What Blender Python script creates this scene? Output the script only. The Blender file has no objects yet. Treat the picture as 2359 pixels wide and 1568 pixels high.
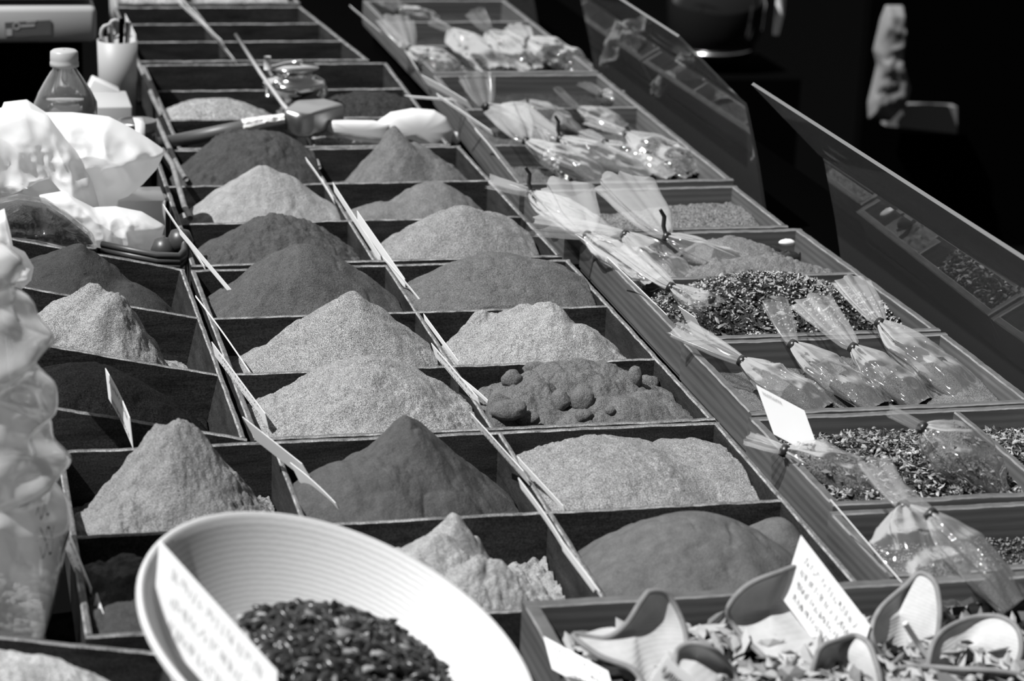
import bpy, math, random
import numpy as np
from mathutils import Vector, Matrix
sc = bpy.context.scene
# ---------------------------------------------------------------- camera
FPX = 5576.66
YAW, PITCH, ROLL = 0.24082, 0.30731, 0.038969
CAM = np.array([-0.45818, -1.92208, 0.71008])
def _axes():
    cy, sy, cp, sp = math.cos(YAW), math.sin(YAW), math.cos(PITCH), math.sin(PITCH)
    f = np.array([sy*cp, cy*cp, -sp]); r = np.array([cy, -sy, 0.0]); u = np.cross(r, f)
    c, s = math.cos(ROLL), math.sin(ROLL)
    return c*r+s*u, -s*r+c*u, f
AR, AU, AF = _axes()
cd = bpy.data.cameras.new('camera'); cam = bpy.data.objects.new('camera', cd)
sc.collection.objects.link(cam); sc.camera = cam
cam.matrix_world = Matrix(((AR[0], AU[0], -AF[0], CAM[0]), (AR[1], AU[1], -AF[1], CAM[1]),
                           (AR[2], AU[2], -AF[2], CAM[2]), (0, 0, 0, 1)))
cd.sensor_width = 36; cd.sensor_fit = 'HORIZONTAL'; cd.lens = FPX/2359*36
cd.clip_start = .05; cd.clip_end = 60
cd.dof.use_dof = True; cd.dof.focus_distance = 2.27; cd.dof.aperture_fstop = 9.0; cd.dof.aperture_blades = 0
# ---------------------------------------------------------------- light
W = bpy.data.worlds.new('sky'); sc.world = W; W.use_nodes = True
_n, _l = W.node_tree.nodes, W.node_tree.links
_tc = _n.new('ShaderNodeTexCoord'); _dp = _n.new('ShaderNodeVectorMath'); _dp.operation = 'DOT_PRODUCT'
_dp.inputs[1].default_value = (-.25, .83, .50); _l.new(_tc.outputs['Generated'], _dp.inputs[0])
_mr = _n.new('ShaderNodeMapRange'); _mr.interpolation_type = 'SMOOTHSTEP'
for _i, _v in enumerate((.45, .95, .10, .95)): _mr.inputs[_i+1].default_value = _v
_l.new(_dp.outputs['Value'], _mr.inputs[0]); _cc = _n.new('ShaderNodeCombineColor')
for _k in range(3): _l.new(_mr.outputs[0], _cc.inputs[_k])
_l.new(_cc.outputs[0], _n['Background'].inputs[0]); _n['Background'].inputs[1].default_value = 1.0
sl = bpy.data.lights.new('sun', 'SUN'); so = bpy.data.objects.new('sun', sl); sc.collection.objects.link(so)
SUN = Vector((-.54, -.20, .82)).normalized()
so.rotation_euler = SUN.to_track_quat('Z', 'Y').to_euler(); so.location = (-2, 1, 3)
sl.energy = 6.6; sl.angle = math.radians(.55)
sc.view_settings.view_transform = 'Standard'; sc.view_settings.look = 'None'
sc.view_settings.exposure = 0.0; sc.view_settings.gamma = 1.0
try: sc.view_settings.use_curve_mapping = False
except Exception: pass
sc.cycles.transparent_max_bounces = 32
# ---------------------------------------------------------------- rays of the photograph onto real planes
def _ray(u, v):
    d = (u-1179.5)*AR-(v-784)*AU+FPX*AF
    return d
def PZ(u, v, z=0.0):
    d = _ray(u, v); return Vector(CAM+d*((z-CAM[2])/d[2]))
def PY(u, v, y):
    d = _ray(u, v); return Vector(CAM+d*((y-CAM[1])/d[1]))
def PX(u, v, x):
    d = _ray(u, v); return Vector(CAM+d*((x-CAM[0])/d[0]))
# ---------------------------------------------------------------- numpy noise
_rs = np.random.RandomState(7)
_T = _rs.rand(4096)
def _h(i, j, k):
    return _T[((i*73856093) ^ (j*19349663) ^ (k*83492791)) & 4095]
def vnoise(x, y, z=0.0):
    x = np.asarray(x, float); y = np.asarray(y, float); z = np.asarray(z, float)+0*x
    i, j, k = np.floor(x).astype(np.int64), np.floor(y).astype(np.int64), np.floor(z).astype(np.int64)
    fx, fy, fz = x-i, y-j, z-k
    fx = fx*fx*(3-2*fx); fy = fy*fy*(3-2*fy); fz = fz*fz*(3-2*fz)
    r = 0
    for a in (0, 1):
        for b in (0, 1):
            for c in (0, 1):
                r = r+_h(i+a, j+b, k+c)*(fx if a else 1-fx)*(fy if b else 1-fy)*(fz if c else 1-fz)
    return r*2-1
def fbm(x, y, z=0.0, o=4, g=.5):
    r = 0; a = 1; s = 0; f = 1
    for n in range(o):
        r = r+a*vnoise(np.asarray(x)*f+17.3*n, np.asarray(y)*f-9.1*n, np.asarray(z)*f+3.7*n); s += a; a *= g; f *= 2.03
    return r/s
def ridge(x, y, z=0.0, o=3):
    r = 0; a = 1; s = 0; f = 1
    for n in range(o):
        r = r+a*(1-2*np.abs(vnoise(np.asarray(x)*f+5.3*n, np.asarray(y)*f, np.asarray(z)*f-8.1*n))); s += a; a *= .5; f *= 2.1
    return r/s
def cells(x, y, seed=0):
    """height of rounded clods, one per cell"""
    x = np.asarray(x, float); y = np.asarray(y, float); i0 = np.floor(x).astype(np.int64); j0 = np.floor(y).astype(np.int64)
    best = np.zeros_like(x)
    for a in (-1, 0, 1):
        for b in (-1, 0, 1):
            i, j = i0+a, j0+b
            cx = i+.5+(.8*(_h(i, j, i*0+seed)-.5)); cy = j+.5+(.8*(_h(i, j, i*0+seed+11)-.5))
            R = .25+.45*_h(i, j, i*0+seed+23)
            d2 = ((x-cx)**2+(y-cy)**2)/(R*R)
            best = np.maximum(best, np.sqrt(np.clip(1-d2, 0, None))*R)
    return best
# ---------------------------------------------------------------- mesh helpers
class MB:
    def __init__(s): s.v = []; s.f = []; s.m = []
    def add(s, vs, fs, mi=0):
        o = len(s.v); s.v.extend([tuple(map(float, p)) for p in vs])
        for f in fs: s.f.append(tuple(o+i for i in f)); s.m.append(mi)
    def box(s, x0, x1, y0, y1, z0, z1, mi=0, M=None):
        p = [Vector((x, y, z)) for z in (z0, z1) for y in (y0, y1) for x in (x0, x1)]
        if M is not None: p = [M @ q for q in p]
        s.add(p, [(0, 2, 3, 1), (4, 5, 7, 6), (0, 1, 5, 4), (2, 6, 7, 3), (0, 4, 6, 2), (1, 3, 7, 5)], mi)
    def grid(s, P, closed_u=False, mi=0):
        """P[i][j] rows of points; closed in j when closed_u"""
        n, m = len(P), len(P[0]); vs = [p for r in P for p in r]; fs = []
        for i in range(n-1):
            for j in range(m if closed_u else m-1):
                k = (j+1) % m; fs.append((i*m+j, i*m+k, (i+1)*m+k, (i+1)*m+j))
        s.add(vs, fs, mi)
    def lathe(s, prof, o=(0, 0, 0), n=32, mi=0, M=None, cap0=False, cap1=False):
        P = []
        for r, z in prof:
            row = []
            for k in range(n):
                a = 2*math.pi*k/n; q = Vector((r*math.cos(a), r*math.sin(a), z))
                q = (M @ q) if M is not None else q+Vector(o); row.append(q)
            P.append(row)
        b = len(s.v); s.grid(P, True, mi)
        if cap0: s.f.append(tuple(b+k for k in range(n))[::-1]); s.m.append(mi)
        if cap1: s.f.append(tuple(b+(len(prof)-1)*n+k for k in range(n))); s.m.append(mi)
    def tube(s, pts, rad, n=10, mi=0, cap=True):
        pts = [Vector(p) for p in pts]; P = []
        if not hasattr(rad, '__len__'): rad = [rad]*len(pts)
        up = Vector((0, 0, 1))
        for i, p in enumerate(pts):
            t = (pts[min(i+1, len(pts)-1)]-pts[max(i-1, 0)]).normalized()
            if abs(t.dot(up)) > .95: up = Vector((1, 0, 0)) if abs(t.x) < .9 else Vector((0, 1, 0))
            e = t.cross(up).normalized(); g = e.cross(t); up = g
            P.append([p+(e*math.cos(2*math.pi*k/n)+g*math.sin(2*math.pi*k/n))*rad[i] for k in range(n)])
        b = len(s.v); s.grid(P, True, mi)
        if cap:
            s.f.append(tuple(b+k for k in range(n))); s.m.append(mi)
            s.f.append(tuple(b+(len(pts)-1)*n+k for k in range(n))[::-1]); s.m.append(mi)
    def build(s, name, mats, parent=None, smooth=True, loc=None, sub=0, bevel=0):
        me = bpy.data.meshes.new(name)
        o0 = Vector(loc) if loc is not None else Vector((0, 0, 0))
        me.from_pydata([(p[0]-o0.x, p[1]-o0.y, p[2]-o0.z) for p in s.v], [], s.f)
        for m in (mats if isinstance(mats, (list, tuple)) else [mats]): me.materials.append(m)
        me.polygons.foreach_set('material_index', s.m)
        me.polygons.foreach_set('use_smooth', [smooth]*len(s.f)); me.update()
        ob = bpy.data.objects.new(name, me); sc.collection.objects.link(ob); ob.location = o0
        if parent is not None:
            ob.parent = parent; ob.location = o0-parent.location
        if bevel:
            b = ob.modifiers.new('b', 'BEVEL'); b.width = bevel; b.segments = 2; b.limit_method = 'ANGLE'
        if sub:
            q = ob.modifiers.new('s', 'SUBSURF'); q.levels = sub; q.render_levels = sub
        return ob
def tag(o, label, cat=None, group=None, kind=None):
    if label: o['label'] = label
    if cat: o['category'] = cat
    if group: o['group'] = group
    if kind: o['kind'] = kind
    return o
def thing(name, label, cat, loc=(0, 0, 0), group=None):
    o = bpy.data.objects.new(name, None); sc.collection.objects.link(o); o.location = loc
    o.empty_display_size = .02
    return tag(o, label, cat, group)
# ---------------------------------------------------------------- materials
def mat(name, col=.5, rough=.6, metal=0, spec=.5, var=0, vscale=20, stretch=(1, 1, 1), bump=0, bscale=100, bdist=.001,
        detail=6, coat=0, trans=0, sub=0, speck=0, sscale=900, coords='Object', wave=0):
    m = bpy.data.materials.new(name); m.use_nodes = True; nt = m.node_tree; N, L = nt.nodes, nt.links
    b = N['Principled BSDF']
    b.inputs['Base Color'].default_value = (col, col, col, 1); b.inputs['Roughness'].default_value = rough
    b.inputs['Metallic'].default_value = metal; b.inputs['Specular IOR Level'].default_value = spec
    b.inputs['Coat Weight'].default_value = coat; b.inputs['Transmission Weight'].default_value = trans
    tc = N.new('ShaderNodeTexCoord'); mp = N.new('ShaderNodeMapping'); mp.inputs['Scale'].default_value = stretch
    L.new(tc.outputs[coords], mp.inputs['Vector'])
    src = None
    if var or wave or speck:
        n1 = N.new('ShaderNodeTexNoise'); n1.inputs['Scale'].default_value = vscale; n1.inputs['Detail'].default_value = detail
        n1.inputs['Roughness'].default_value = .65
        L.new(mp.outputs[0], n1.inputs['Vector'])
        r = N.new('ShaderNodeMapRange'); r.inputs[1].default_value = .3; r.inputs[2].default_value = .7
        r.inputs[3].default_value = col*(1-var); r.inputs[4].default_value = col*(1+var)
        L.new(n1.outputs['Fac'], r.inputs[0]); src = r.outputs[0]
        if wave:
            w = N.new('ShaderNodeTexWave'); w.inputs['Scale'].default_value = wave; w.inputs['Distortion'].default_value = 7
            w.inputs['Detail'].default_value = 3; w.bands_direction = 'Z'
            L.new(mp.outputs[0], w.inputs['Vector'])
            rr = N.new('ShaderNodeMapRange'); rr.inputs[3].default_value = .80; rr.inputs[4].default_value = 1.12
            L.new(w.outputs['Fac'], rr.inputs[0]); mu = N.new('ShaderNodeMath'); mu.operation = 'MULTIPLY'
            L.new(src, mu.inputs[0]); L.new(rr.outputs[0], mu.inputs[1]); src = mu.outputs[0]
        if speck:
            n2 = N.new('ShaderNodeTexNoise'); n2.inputs['Scale'].default_value = sscale; n2.inputs['Detail'].default_value = 2
            L.new(tc.outputs[coords], n2.inputs['Vector'])
            rr = N.new('ShaderNodeMapRange'); rr.inputs[1].default_value = .3; rr.inputs[2].default_value = .7
            rr.inputs[3].default_value = 1-speck; rr.inputs[4].default_value = 1+speck
            L.new(n2.outputs['Fac'], rr.inputs[0]); mu = N.new('ShaderNodeMath'); mu.operation = 'MULTIPLY'
            L.new(src, mu.inputs[0]); L.new(rr.outputs[0], mu.inputs[1]); src = mu.outputs[0]
        cb = N.new('ShaderNodeCombineColor')
        for k in range(3): L.new(src, cb.inputs[k])
        L.new(cb.outputs[0], b.inputs['Base Color'])
    if bump:
        nb = N.new('ShaderNodeTexNoise'); nb.inputs['Scale'].default_value = bscale; nb.inputs['Detail'].default_value = 5
        nb.inputs['Roughness'].default_value = .7
        L.new(mp.outputs[0], nb.inputs['Vector'])
        bp = N.new('ShaderNodeBump'); bp.inputs['Strength'].default_value = bump; bp.inputs['Distance'].default_value = bdist
        L.new(nb.outputs['Fac'], bp.inputs['Height']); L.new(bp.outputs[0], b.inputs['Normal'])
    return m
def film(name, haze=.06, rough=.07, tint=.96, gl=1.0, hazecol=.8, ior=1.5, bump=0, bscale=60):
    m = bpy.data.materials.new(name); m.use_nodes = True; nt = m.node_tree; N, L = nt.nodes, nt.links
    N.remove(N['Principled BSDF']); out = N['Material Output']
    tr = N.new('ShaderNodeBsdfTransparent'); tr.inputs[0].default_value = (tint,)*3+(1,)
    g = N.new('ShaderNodeBsdfGlossy'); g.inputs['Roughness'].default_value = rough; g.inputs[0].default_value = (1, 1, 1, 1)
    fr = N.new('ShaderNodeFresnel'); fr.inputs[0].default_value = ior
    mu = N.new('ShaderNodeMath'); mu.operation = 'MULTIPLY'; mu.inputs[1].default_value = gl; mu.use_clamp = True
    L.new(fr.outputs[0], mu.inputs[0])
    d = N.new('ShaderNodeBsdfDiffuse'); d.inputs[0].default_value = (hazecol,)*3+(1,)
    t = N.new('ShaderNodeBsdfTranslucent'); t.inputs[0].default_value = (hazecol,)*3+(1,)
    a = N.new('ShaderNodeMixShader'); a.inputs[0].default_value = .5; L.new(d.outputs[0], a.inputs[1]); L.new(t.outputs[0], a.inputs[2])
    x = N.new('ShaderNodeMixShader'); x.inputs[0].default_value = haze; L.new(tr.outputs[0], x.inputs[1]); L.new(a.outputs[0], x.inputs[2])
    y = N.new('ShaderNodeMixShader'); L.new(mu.outputs[0], y.inputs[0]); L.new(x.outputs[0], y.inputs[1]); L.new(g.outputs[0], y.inputs[2])
    L.new(y.outputs[0], out.inputs['Surface'])
    if bump:
        tc = N.new('ShaderNodeTexCoord'); nb = N.new('ShaderNodeTexNoise'); nb.inputs['Scale'].default_value = bscale
        nb.inputs['Detail'].default_value = 3; L.new(tc.outputs['Object'], nb.inputs['Vector'])
        bp = N.new('ShaderNodeBump'); bp.inputs['Strength'].default_value = bump; bp.inputs['Distance'].default_value = .004
        L.new(nb.outputs['Fac'], bp.inputs['Height'])
        for q in (g, fr): L.new(bp.outputs[0], q.inputs['Normal'])
    return m
def leafy(name, col, t=.5):
    m = bpy.data.materials.new(name); m.use_nodes = True; nt = m.node_tree; N, L = nt.nodes, nt.links
    b = N['Principled BSDF']; b.inputs['Base Color'].default_value = (col,)*3+(1,); b.inputs['Roughness'].default_value = .5
    tt = N.new('ShaderNodeBsdfTranslucent'); tt.inputs[0].default_value = (col,)*3+(1,)
    x = N.new('ShaderNodeMixShader'); x.inputs[0].default_value = t
    L.new(b.outputs[0], x.inputs[1]); L.new(tt.outputs[0], x.inputs[2]); L.new(x.outputs[0], N['Material Output'].inputs[0])
    return m
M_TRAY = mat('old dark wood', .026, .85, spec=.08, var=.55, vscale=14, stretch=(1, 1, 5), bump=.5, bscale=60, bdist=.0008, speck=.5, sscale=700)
M_EDGE = mat('worn sunlit board edge', .22, .8, spec=.1, var=.75, vscale=60, bump=.8, bscale=300, bdist=.0008, speck=.4, sscale=900)  # wear on the rim corners, with sunlight also painted into the paler tone
M_PINE = mat('oiled pine', .085, .65, spec=.2, var=.35, vscale=12, stretch=(.25, .25, 4), wave=9, bump=.25, bscale=80, bdist=.0005)
M_PEDGE = mat('oiled pine edge', .17, .65, spec=.3, var=.35, vscale=40, bump=.4, bscale=200, bdist=.0005)
M_TABLE = mat('table cloth black', .003, 1.0, spec=0)
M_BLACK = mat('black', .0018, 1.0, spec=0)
M_CARD = leafy('white card', .95, .42)
M_INK = mat('ink', .03, .7); M_INKG = mat('faint ink', .30, .7)
M_WHITE = mat('white plastic', .66, .35, coat=.2)
M_GREYP = mat('pale grey plastic', .38, .5)
M_CUP = mat('grey cup', .36, .5)
M_CHROME = mat('chrome', .75, .12, metal=1)
M_DMETAL = mat('dull metal', .30, .42, metal=1)
M_TIE = mat('black tie', .012, .35)
M_FILM = film('cellophane', .085, .07, .985, gl=.62, ior=1.5, hazecol=.9, bump=.4, bscale=26)
M_FRILL = film('cellophane ruffle', .13, .16, .985, gl=.35, ior=1.5, hazecol=.9)
M_ACRYL = film('acrylic', .075, .02, .93, gl=1.0, ior=1.49)
M_AEDGE = film('acrylic edge', .05, .4, .8, gl=.25)
M_BOTTLE = film('clear bottle', .10, .03, .95, gl=2.2, ior=1.5)
M_JAR = film('figure jar plastic', .66, .13, .95, gl=2.6, ior=1.5, hazecol=.97)
M_BAG = leafy('white bag', .97, .45)
M_BOWLIN = mat('bamboo inside', .62, .45, var=.10, vscale=30, coords='Object')
M_BOWLOUT = mat('black lacquer', .02, .25, coat=.3)
M_STICK = mat('stick', .16, .7, var=.4, vscale=80, bump=.4)
M_FELT = mat('woven fabric', .42, .9, spec=.1, var=.12, vscale=60)
M_HEM = mat('fabric hem', .20, .9, spec=.1, var=.2, vscale=90)
def ribbed(m, scale=260):
    nt = m.node_tree; N, L = nt.nodes, nt.links; b = N['Principled BSDF']
    uv = N.new('ShaderNodeUVMap'); w = N.new('ShaderNodeTexWave'); w.inputs['Scale'].default_value = scale; w.bands_direction = 'Z'
    w.inputs['Distortion'].default_value = .8
    tc = N.new('ShaderNodeTexCoord'); L.new(tc.outputs['Object'], w.inputs['Vector'])
    bp = N.new('ShaderNodeBump'); bp.inputs['Strength'].default_value = .25; bp.inputs['Distance'].default_value = .0006
    L.new(w.outputs['Fac'], bp.inputs['Height']); L.new(bp.outputs[0], b.inputs['Normal'])
ribbed(M_FELT, 150)
_pm = {}
def powder(col, grain=1.0, rough_bump=.9, speck=.25):
    key = (round(col, 3), grain, rough_bump, speck)
    if key not in _pm:
        _pm[key] = mat('ground spice %.2f' % col, col, .95, spec=.08, var=.22, vscale=90*grain, bump=min(1, rough_bump*1.2), bscale=420*grain,
                       bdist=.0024/grain, speck=min(.9, speck*1.7), sscale=1150*grain)
    return _pm[key]
# ---------------------------------------------------------------- setting
b = MB(); b.box(-8, 12, -3, 14, -.88, -.86); tag(b.build('floor', M_BLACK), None, kind='structure')  # floor and back wall near-black: stall shade put into their colour
b = MB(); b.box(-6, 12, 12.2, 12.3, -.86, .2); tag(b.build('wall_back', M_BLACK), None, kind='structure')
b = MB(); b.box(-.95, .70, -1.1, 3.0, -.105, -.066)
tb = thing('market_table', 'long market table covered with black cloth carrying all the trays', 'table', (-.1, .5, -.86))
b.build('tabletop', M_TABLE, tb)
for (x, y) in ((-.9, -1.0), (.6, -1.0), (-.9, 2.9), (.6, 2.9)):
    b = MB(); b.box(x, x+.05, y, y+.05, -.86, -.105); b.build('leg', M_TABLE, tb)
# ---------------------------------------------------------------- trays
FLOORZ = -.060
def board(p, q, th, z0, z1, name, parent, mats, T=None, seed=0, wob=.0007):
    p, q = Vector(p), Vector(q); d = q-p; n = max(8, int(d.length/.004)); nn = Vector((-d.y, d.x)).normalized()
    xs = np.linspace(0, 1, n)
    px = p.x+d.x*xs; py = p.y+d.y*xs
    tz = z1+wob*fbm(px*60, py*60, seed, 3)-.0005*np.abs(fbm(px*190, py*190, seed+4, 2))
    m = MB(); h = th/2; R = []
    for i in range(n):
        a = Vector((px[i], py[i]))
        e = .0012
        pts = [(a+nn*h, z0), (a+nn*h, tz[i]-e), (a+nn*(h-e), tz[i]), (a-nn*(h-e), tz[i]), (a-nn*h, tz[i]-e), (a-nn*h, z0)]
        R.append([Vector((c.x, c.y, z)) for c, z in pts])
    if T is not None: R = [[T(v) for v in r] for r in R]
    k = 6
    for i in range(n-1):
        vs = R[i]+R[i+1]
        for j in range(k):
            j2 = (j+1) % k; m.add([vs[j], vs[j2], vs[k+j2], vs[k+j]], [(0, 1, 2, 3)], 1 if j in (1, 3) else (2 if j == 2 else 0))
    m.add(R[0], [tuple(range(k))[::-1]], 0); m.add(R[-1], [tuple(range(k))], 0)
    return m.build(name, mats, parent, smooth=False)
def tray(label, x0, x1, ys, xdiv, zr, group, mats, T=None, th=.0052, name='spice_tray', cat='tray', bottom=FLOORZ, x0b=None, x1b=None):
    """x0,x1 outside faces at the near end; ys walls near..far; xdiv inner walls"""
    ya, yb = ys[0], ys[-1]
    x0b = x0 if x0b is None else x0b; x1b = x1 if x1b is None else x1b
    def X(s, y):
        t = (y-ya)/(yb-ya); return (x0+(x0b-x0)*t)+s*((x1+(x1b-x1)*t)-(x0+(x0b-x0)*t))
    loc = Vector(((x0+x1)/2, (ya+yb)/2, bottom)); loc = T(loc) if T else loc
    r = thing(name, label, cat, loc, group)
    m = MB(); e = .0015
    vs = [Vector(v) for v in ((x0+e, ya+e, bottom-.004), (x1-e, ya+e, bottom-.004), (x1b-e, yb-e, bottom-.004), (x0b+e, yb-e, bottom-.004),
          (x0+e, ya+e, bottom), (x1-e, ya+e, bottom), (x1b-e, yb-e, bottom), (x0b+e, yb-e, bottom))]
    if T: vs = [T(v) for v in vs]
    m.add(vs, [(3, 2, 1, 0), (4, 5, 6, 7), (0, 1, 5, 4), (1, 2, 6, 5), (2, 3, 7, 6), (3, 0, 4, 7)]); m.build('base', mats[0], r, smooth=False)
    h = th/2; sd = random.randint(0, 999)
    board((X(0, ya)+h, ya+th), (X(0, yb)+h, yb-th), th, bottom, zr, 'side_board', r, mats, T, sd)
    board((X(1, ya)-h, ya+th), (X(1, yb)-h, yb-th), th, bottom, zr, 'side_board', r, mats, T, sd+1)
    for i, y in enumerate(ys):
        end = i in (0, len(ys)-1); yy = y+h if i == 0 else (y-h if i == len(ys)-1 else y)
        a, c = X(0, yy), X(1, yy)
        if not end: a += th; c -= th
        board((a, yy), (c, yy), th*(1 if end else .8), bottom, zr-(0 if end else .0004), 'end_board' if end else 'divider', r, mats, T, sd+2+i)
    for xd in xdiv:
        for i in range(len(ys)-1):
            lo = ys[i]+(th if i == 0 else th*.4); hi = ys[i+1]-(th if i == len(ys)-2 else th*.4)
            board((X(xd, lo), lo), (X(xd, hi), hi), th*.8, bottom, zr-.0006, 'divider', r, mats, T, sd+20+i)
    return r
random.seed(4)
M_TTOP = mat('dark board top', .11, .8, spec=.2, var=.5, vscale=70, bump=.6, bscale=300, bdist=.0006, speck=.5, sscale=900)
DK = [M_TRAY, M_EDGE, M_TTOP]; PN = [M_PINE, M_PEDGE, mat('oiled pine top', .085, .65, spec=.3, var=.35, vscale=50, bump=.4, bscale=200, bdist=.0005)]
D = .1765
A1 = math.radians(12.4)
def T1(v, x0=-.2125, z0=0.0, A=A1):
    d = v[0]-x0; return Vector((x0+d*math.cos(A)+v[2]*math.sin(A), v[1], z0-d*math.sin(A)+v[2]*math.cos(A)))
GT = 'dark wooden trays of ground spices'
tray('dark wooden two-by-three tray in the middle, the sharpest one, six tall powder mounds', -.2065, .204, [.006, .183, .357, .529], [.509], 0, GT, DK)
tray('dark wooden two-by-three tray behind the middle one, holding the highest pale mound', -.204, .200, [.543, .715, .888, 1.071], [.487], 0, GT, DK, x0b=-.198, x1b=.197)
tray('dark wooden tray of white grains under the trowel and the grinder', -.165, .186, [1.078, 1.247, 1.432, 1.617], [.50], 0, GT, DK, x1b=.200)
tray('dark wooden tray farthest back with shallow dark herbs', -.17, .177, [1.640, 1.795, 1.945, 2.10], [.42], 0, GT, DK, x1b=.142)
tray('wide dark wooden tray at the front with three columns of powder', -.372, .200, [-.373, -.1885, .001], [.314, .655], 0, GT, DK, x1b=.205)
tray('dark wooden tray at left, tilted with its left side raised', -.412, -.2125, [.006, .180, .357, .532], [], 0, GT, DK, T=T1)
A2 = math.radians(10.5)
def T2(v): return T1(v, -.315, -.004, A2)
tray('dark wooden tray in the bottom left corner, tilted, with pale grains', -.56, -.315, [-.60, -.398], [], 0, GT, DK, T=T2)
# props under the tilted trays
for (x, y0, y1, z1, l) in ((-.372, .03, .5, -.030, 'dark batten propping up the raised side of the left tray'), (-.515, -.59, -.41, -.034, 'dark batten propping up the corner tray at bottom left')):
    b = MB(); b.box(x-.01, x+.01, y0, y1, -.066, z1); tag(b.build('support_batten', M_TABLE, smooth=False), l, 'batten')
tray('dark wooden tray of pale chips cut off by the top edge', -.16, .142, [2.112, 2.32], [.42], .004, GT, DK)
GR = 'pine trays of the right-hand row'
RZ = .012
tray('pine tray of dried herb flakes at right edge, two cellophane bags lying in it', .224, .50, [-.236, -.024], [.70], RZ, GR, PN, bottom=-.026, th=.008)
tray('pine tray half filled with ground spice under a row of long clear bags', .229, .50, [-.018, .193], [], RZ, GR, PN, bottom=-.026, th=.008)
tray('pine tray with two compartments, leafy seed mixture in the front one', .232, .499, [.200, .408, .588], [], RZ, GR, PN, bottom=-.026, th=.008, x1b=.490)
tray('single pine tray with coarse grains beside the acrylic guard gap', .216, .479, [.597, .788], [], RZ, GR, PN, bottom=-.026, th=.007)
tray('long pine tray of many tied bags behind the coarse grains', .216, .485, [.815, 1.022, 1.236, 1.463], [], RZ, GR, PN, bottom=-.026, th=.008, x0b=.24, x1b=.492)
tray('farthest pine tray with shiny dark bags at the top of the picture', .245, .492, [1.478, 1.69, 1.89, 2.09], [], RZ, GR, PN, bottom=-.026, th=.008)
tray('pine tray at the bottom right with dark seeds under two bags', .216, .50, [-.378, -.248], [], RZ, GR, PN, bottom=-.026, th=.008)
tray('pine tray in front of the powders with wood shavings and fabric pouches', -.066, .42, [-.62, -.385], [], .013, GR, PN, bottom=-.026, th=.011)
b = MB(); b.box(.262, .468, -.36, 2.08, -.066, -.0302); tag(b.build('tray_riser', M_BLACK, smooth=False), 'long black riser raising the row of pine trays above the table', 'riser')
b = MB(); b.box(-.02, .37, -.60, -.41, -.066, -.0302); tag(b.build('tray_riser', M_BLACK, smooth=False), 'black riser under the pine tray of wood shavings', 'riser')
# ---------------------------------------------------------------- mounds
class Hf:
    def __init__(s, rect, base, peaks, k=.006, amp=.0016, freq=60, clod=0, cfreq=90, cmask=None, gully=0, tilt=(0, 0), seed=0):
        if rect[1] > .25: base = max(base, -.018)
        s.pine = rect[1] > .25
        s.__dict__.update(rect=rect, base=base, peaks=peaks, k=k, amp=amp, freq=freq, clod=clod, cfreq=cfreq, gully=gully, tilt=tilt, seed=seed, cmask=cmask)
    def __call__(s, x, y):
        x = np.asarray(x, float); y = np.asarray(y, float); x0, x1, y0, y1 = s.rect
        h = s.base+s.tilt[0]*(x-(x0+x1)/2)+s.tilt[1]*(y-(y0+y1)/2)+.004*fbm(x*22, y*22, s.seed, 3)
        wx = x+.008*fbm(x*34, y*34, s.seed+31, 3); wy = y+.008*fbm(x*30, y*30, s.seed+57, 3)
        for p in s.peaks:
            px, py, pz, rx, ry = p[:5]; sm = p[5] if len(p) > 5 else .15; pw = p[6] if len(p) > 6 else 1.0
            rot = p[7] if len(p) > 7 else 0
            dx, dy = wx-px, wy-py; c, q = math.cos(rot), math.sin(rot); dx, dy = dx*c+dy*q, -dx*q+dy*c
            d = np.sqrt((dx/rx)**2+(dy/ry)**2+sm*sm)-sm
            if s.gully: d = d*(1+s.gully*ridge(np.arctan2(dy, dx)*2.2, d*.7, s.seed, 2))
            c_ = pz-(pz-s.base)*np.power(np.clip(d, 0, None), pw)
            m = np.clip(.5+.5*(c_-h)/s.k, 0, 1); h = h*(1-m)+c_*m+s.k*m*(1-m)
        h = h+1.35*s.amp*fbm(x*s.freq, y*s.freq, s.seed, 5, .62)-.0018*np.clip(ridge(x*38+s.seed, y*38, 3.1, 2)-.55, 0, 1)/.45
        if s.clod:
            mk = np.clip(.5+1.4*fbm(x*18, y*18, s.seed+9, 2), 0, 1)
            if s.cmask is not None: mk = mk*s.cmask(x, y)
            h = h+s.clod*mk*(cells(x*s.cfreq, y*s.cfreq, s.seed)+.5*cells(x*s.cfreq*2.3, y*s.cfreq*2.3, s.seed+3))
        return np.maximum(h, -.0225 if s.pine else FLOORZ+.004)
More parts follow.
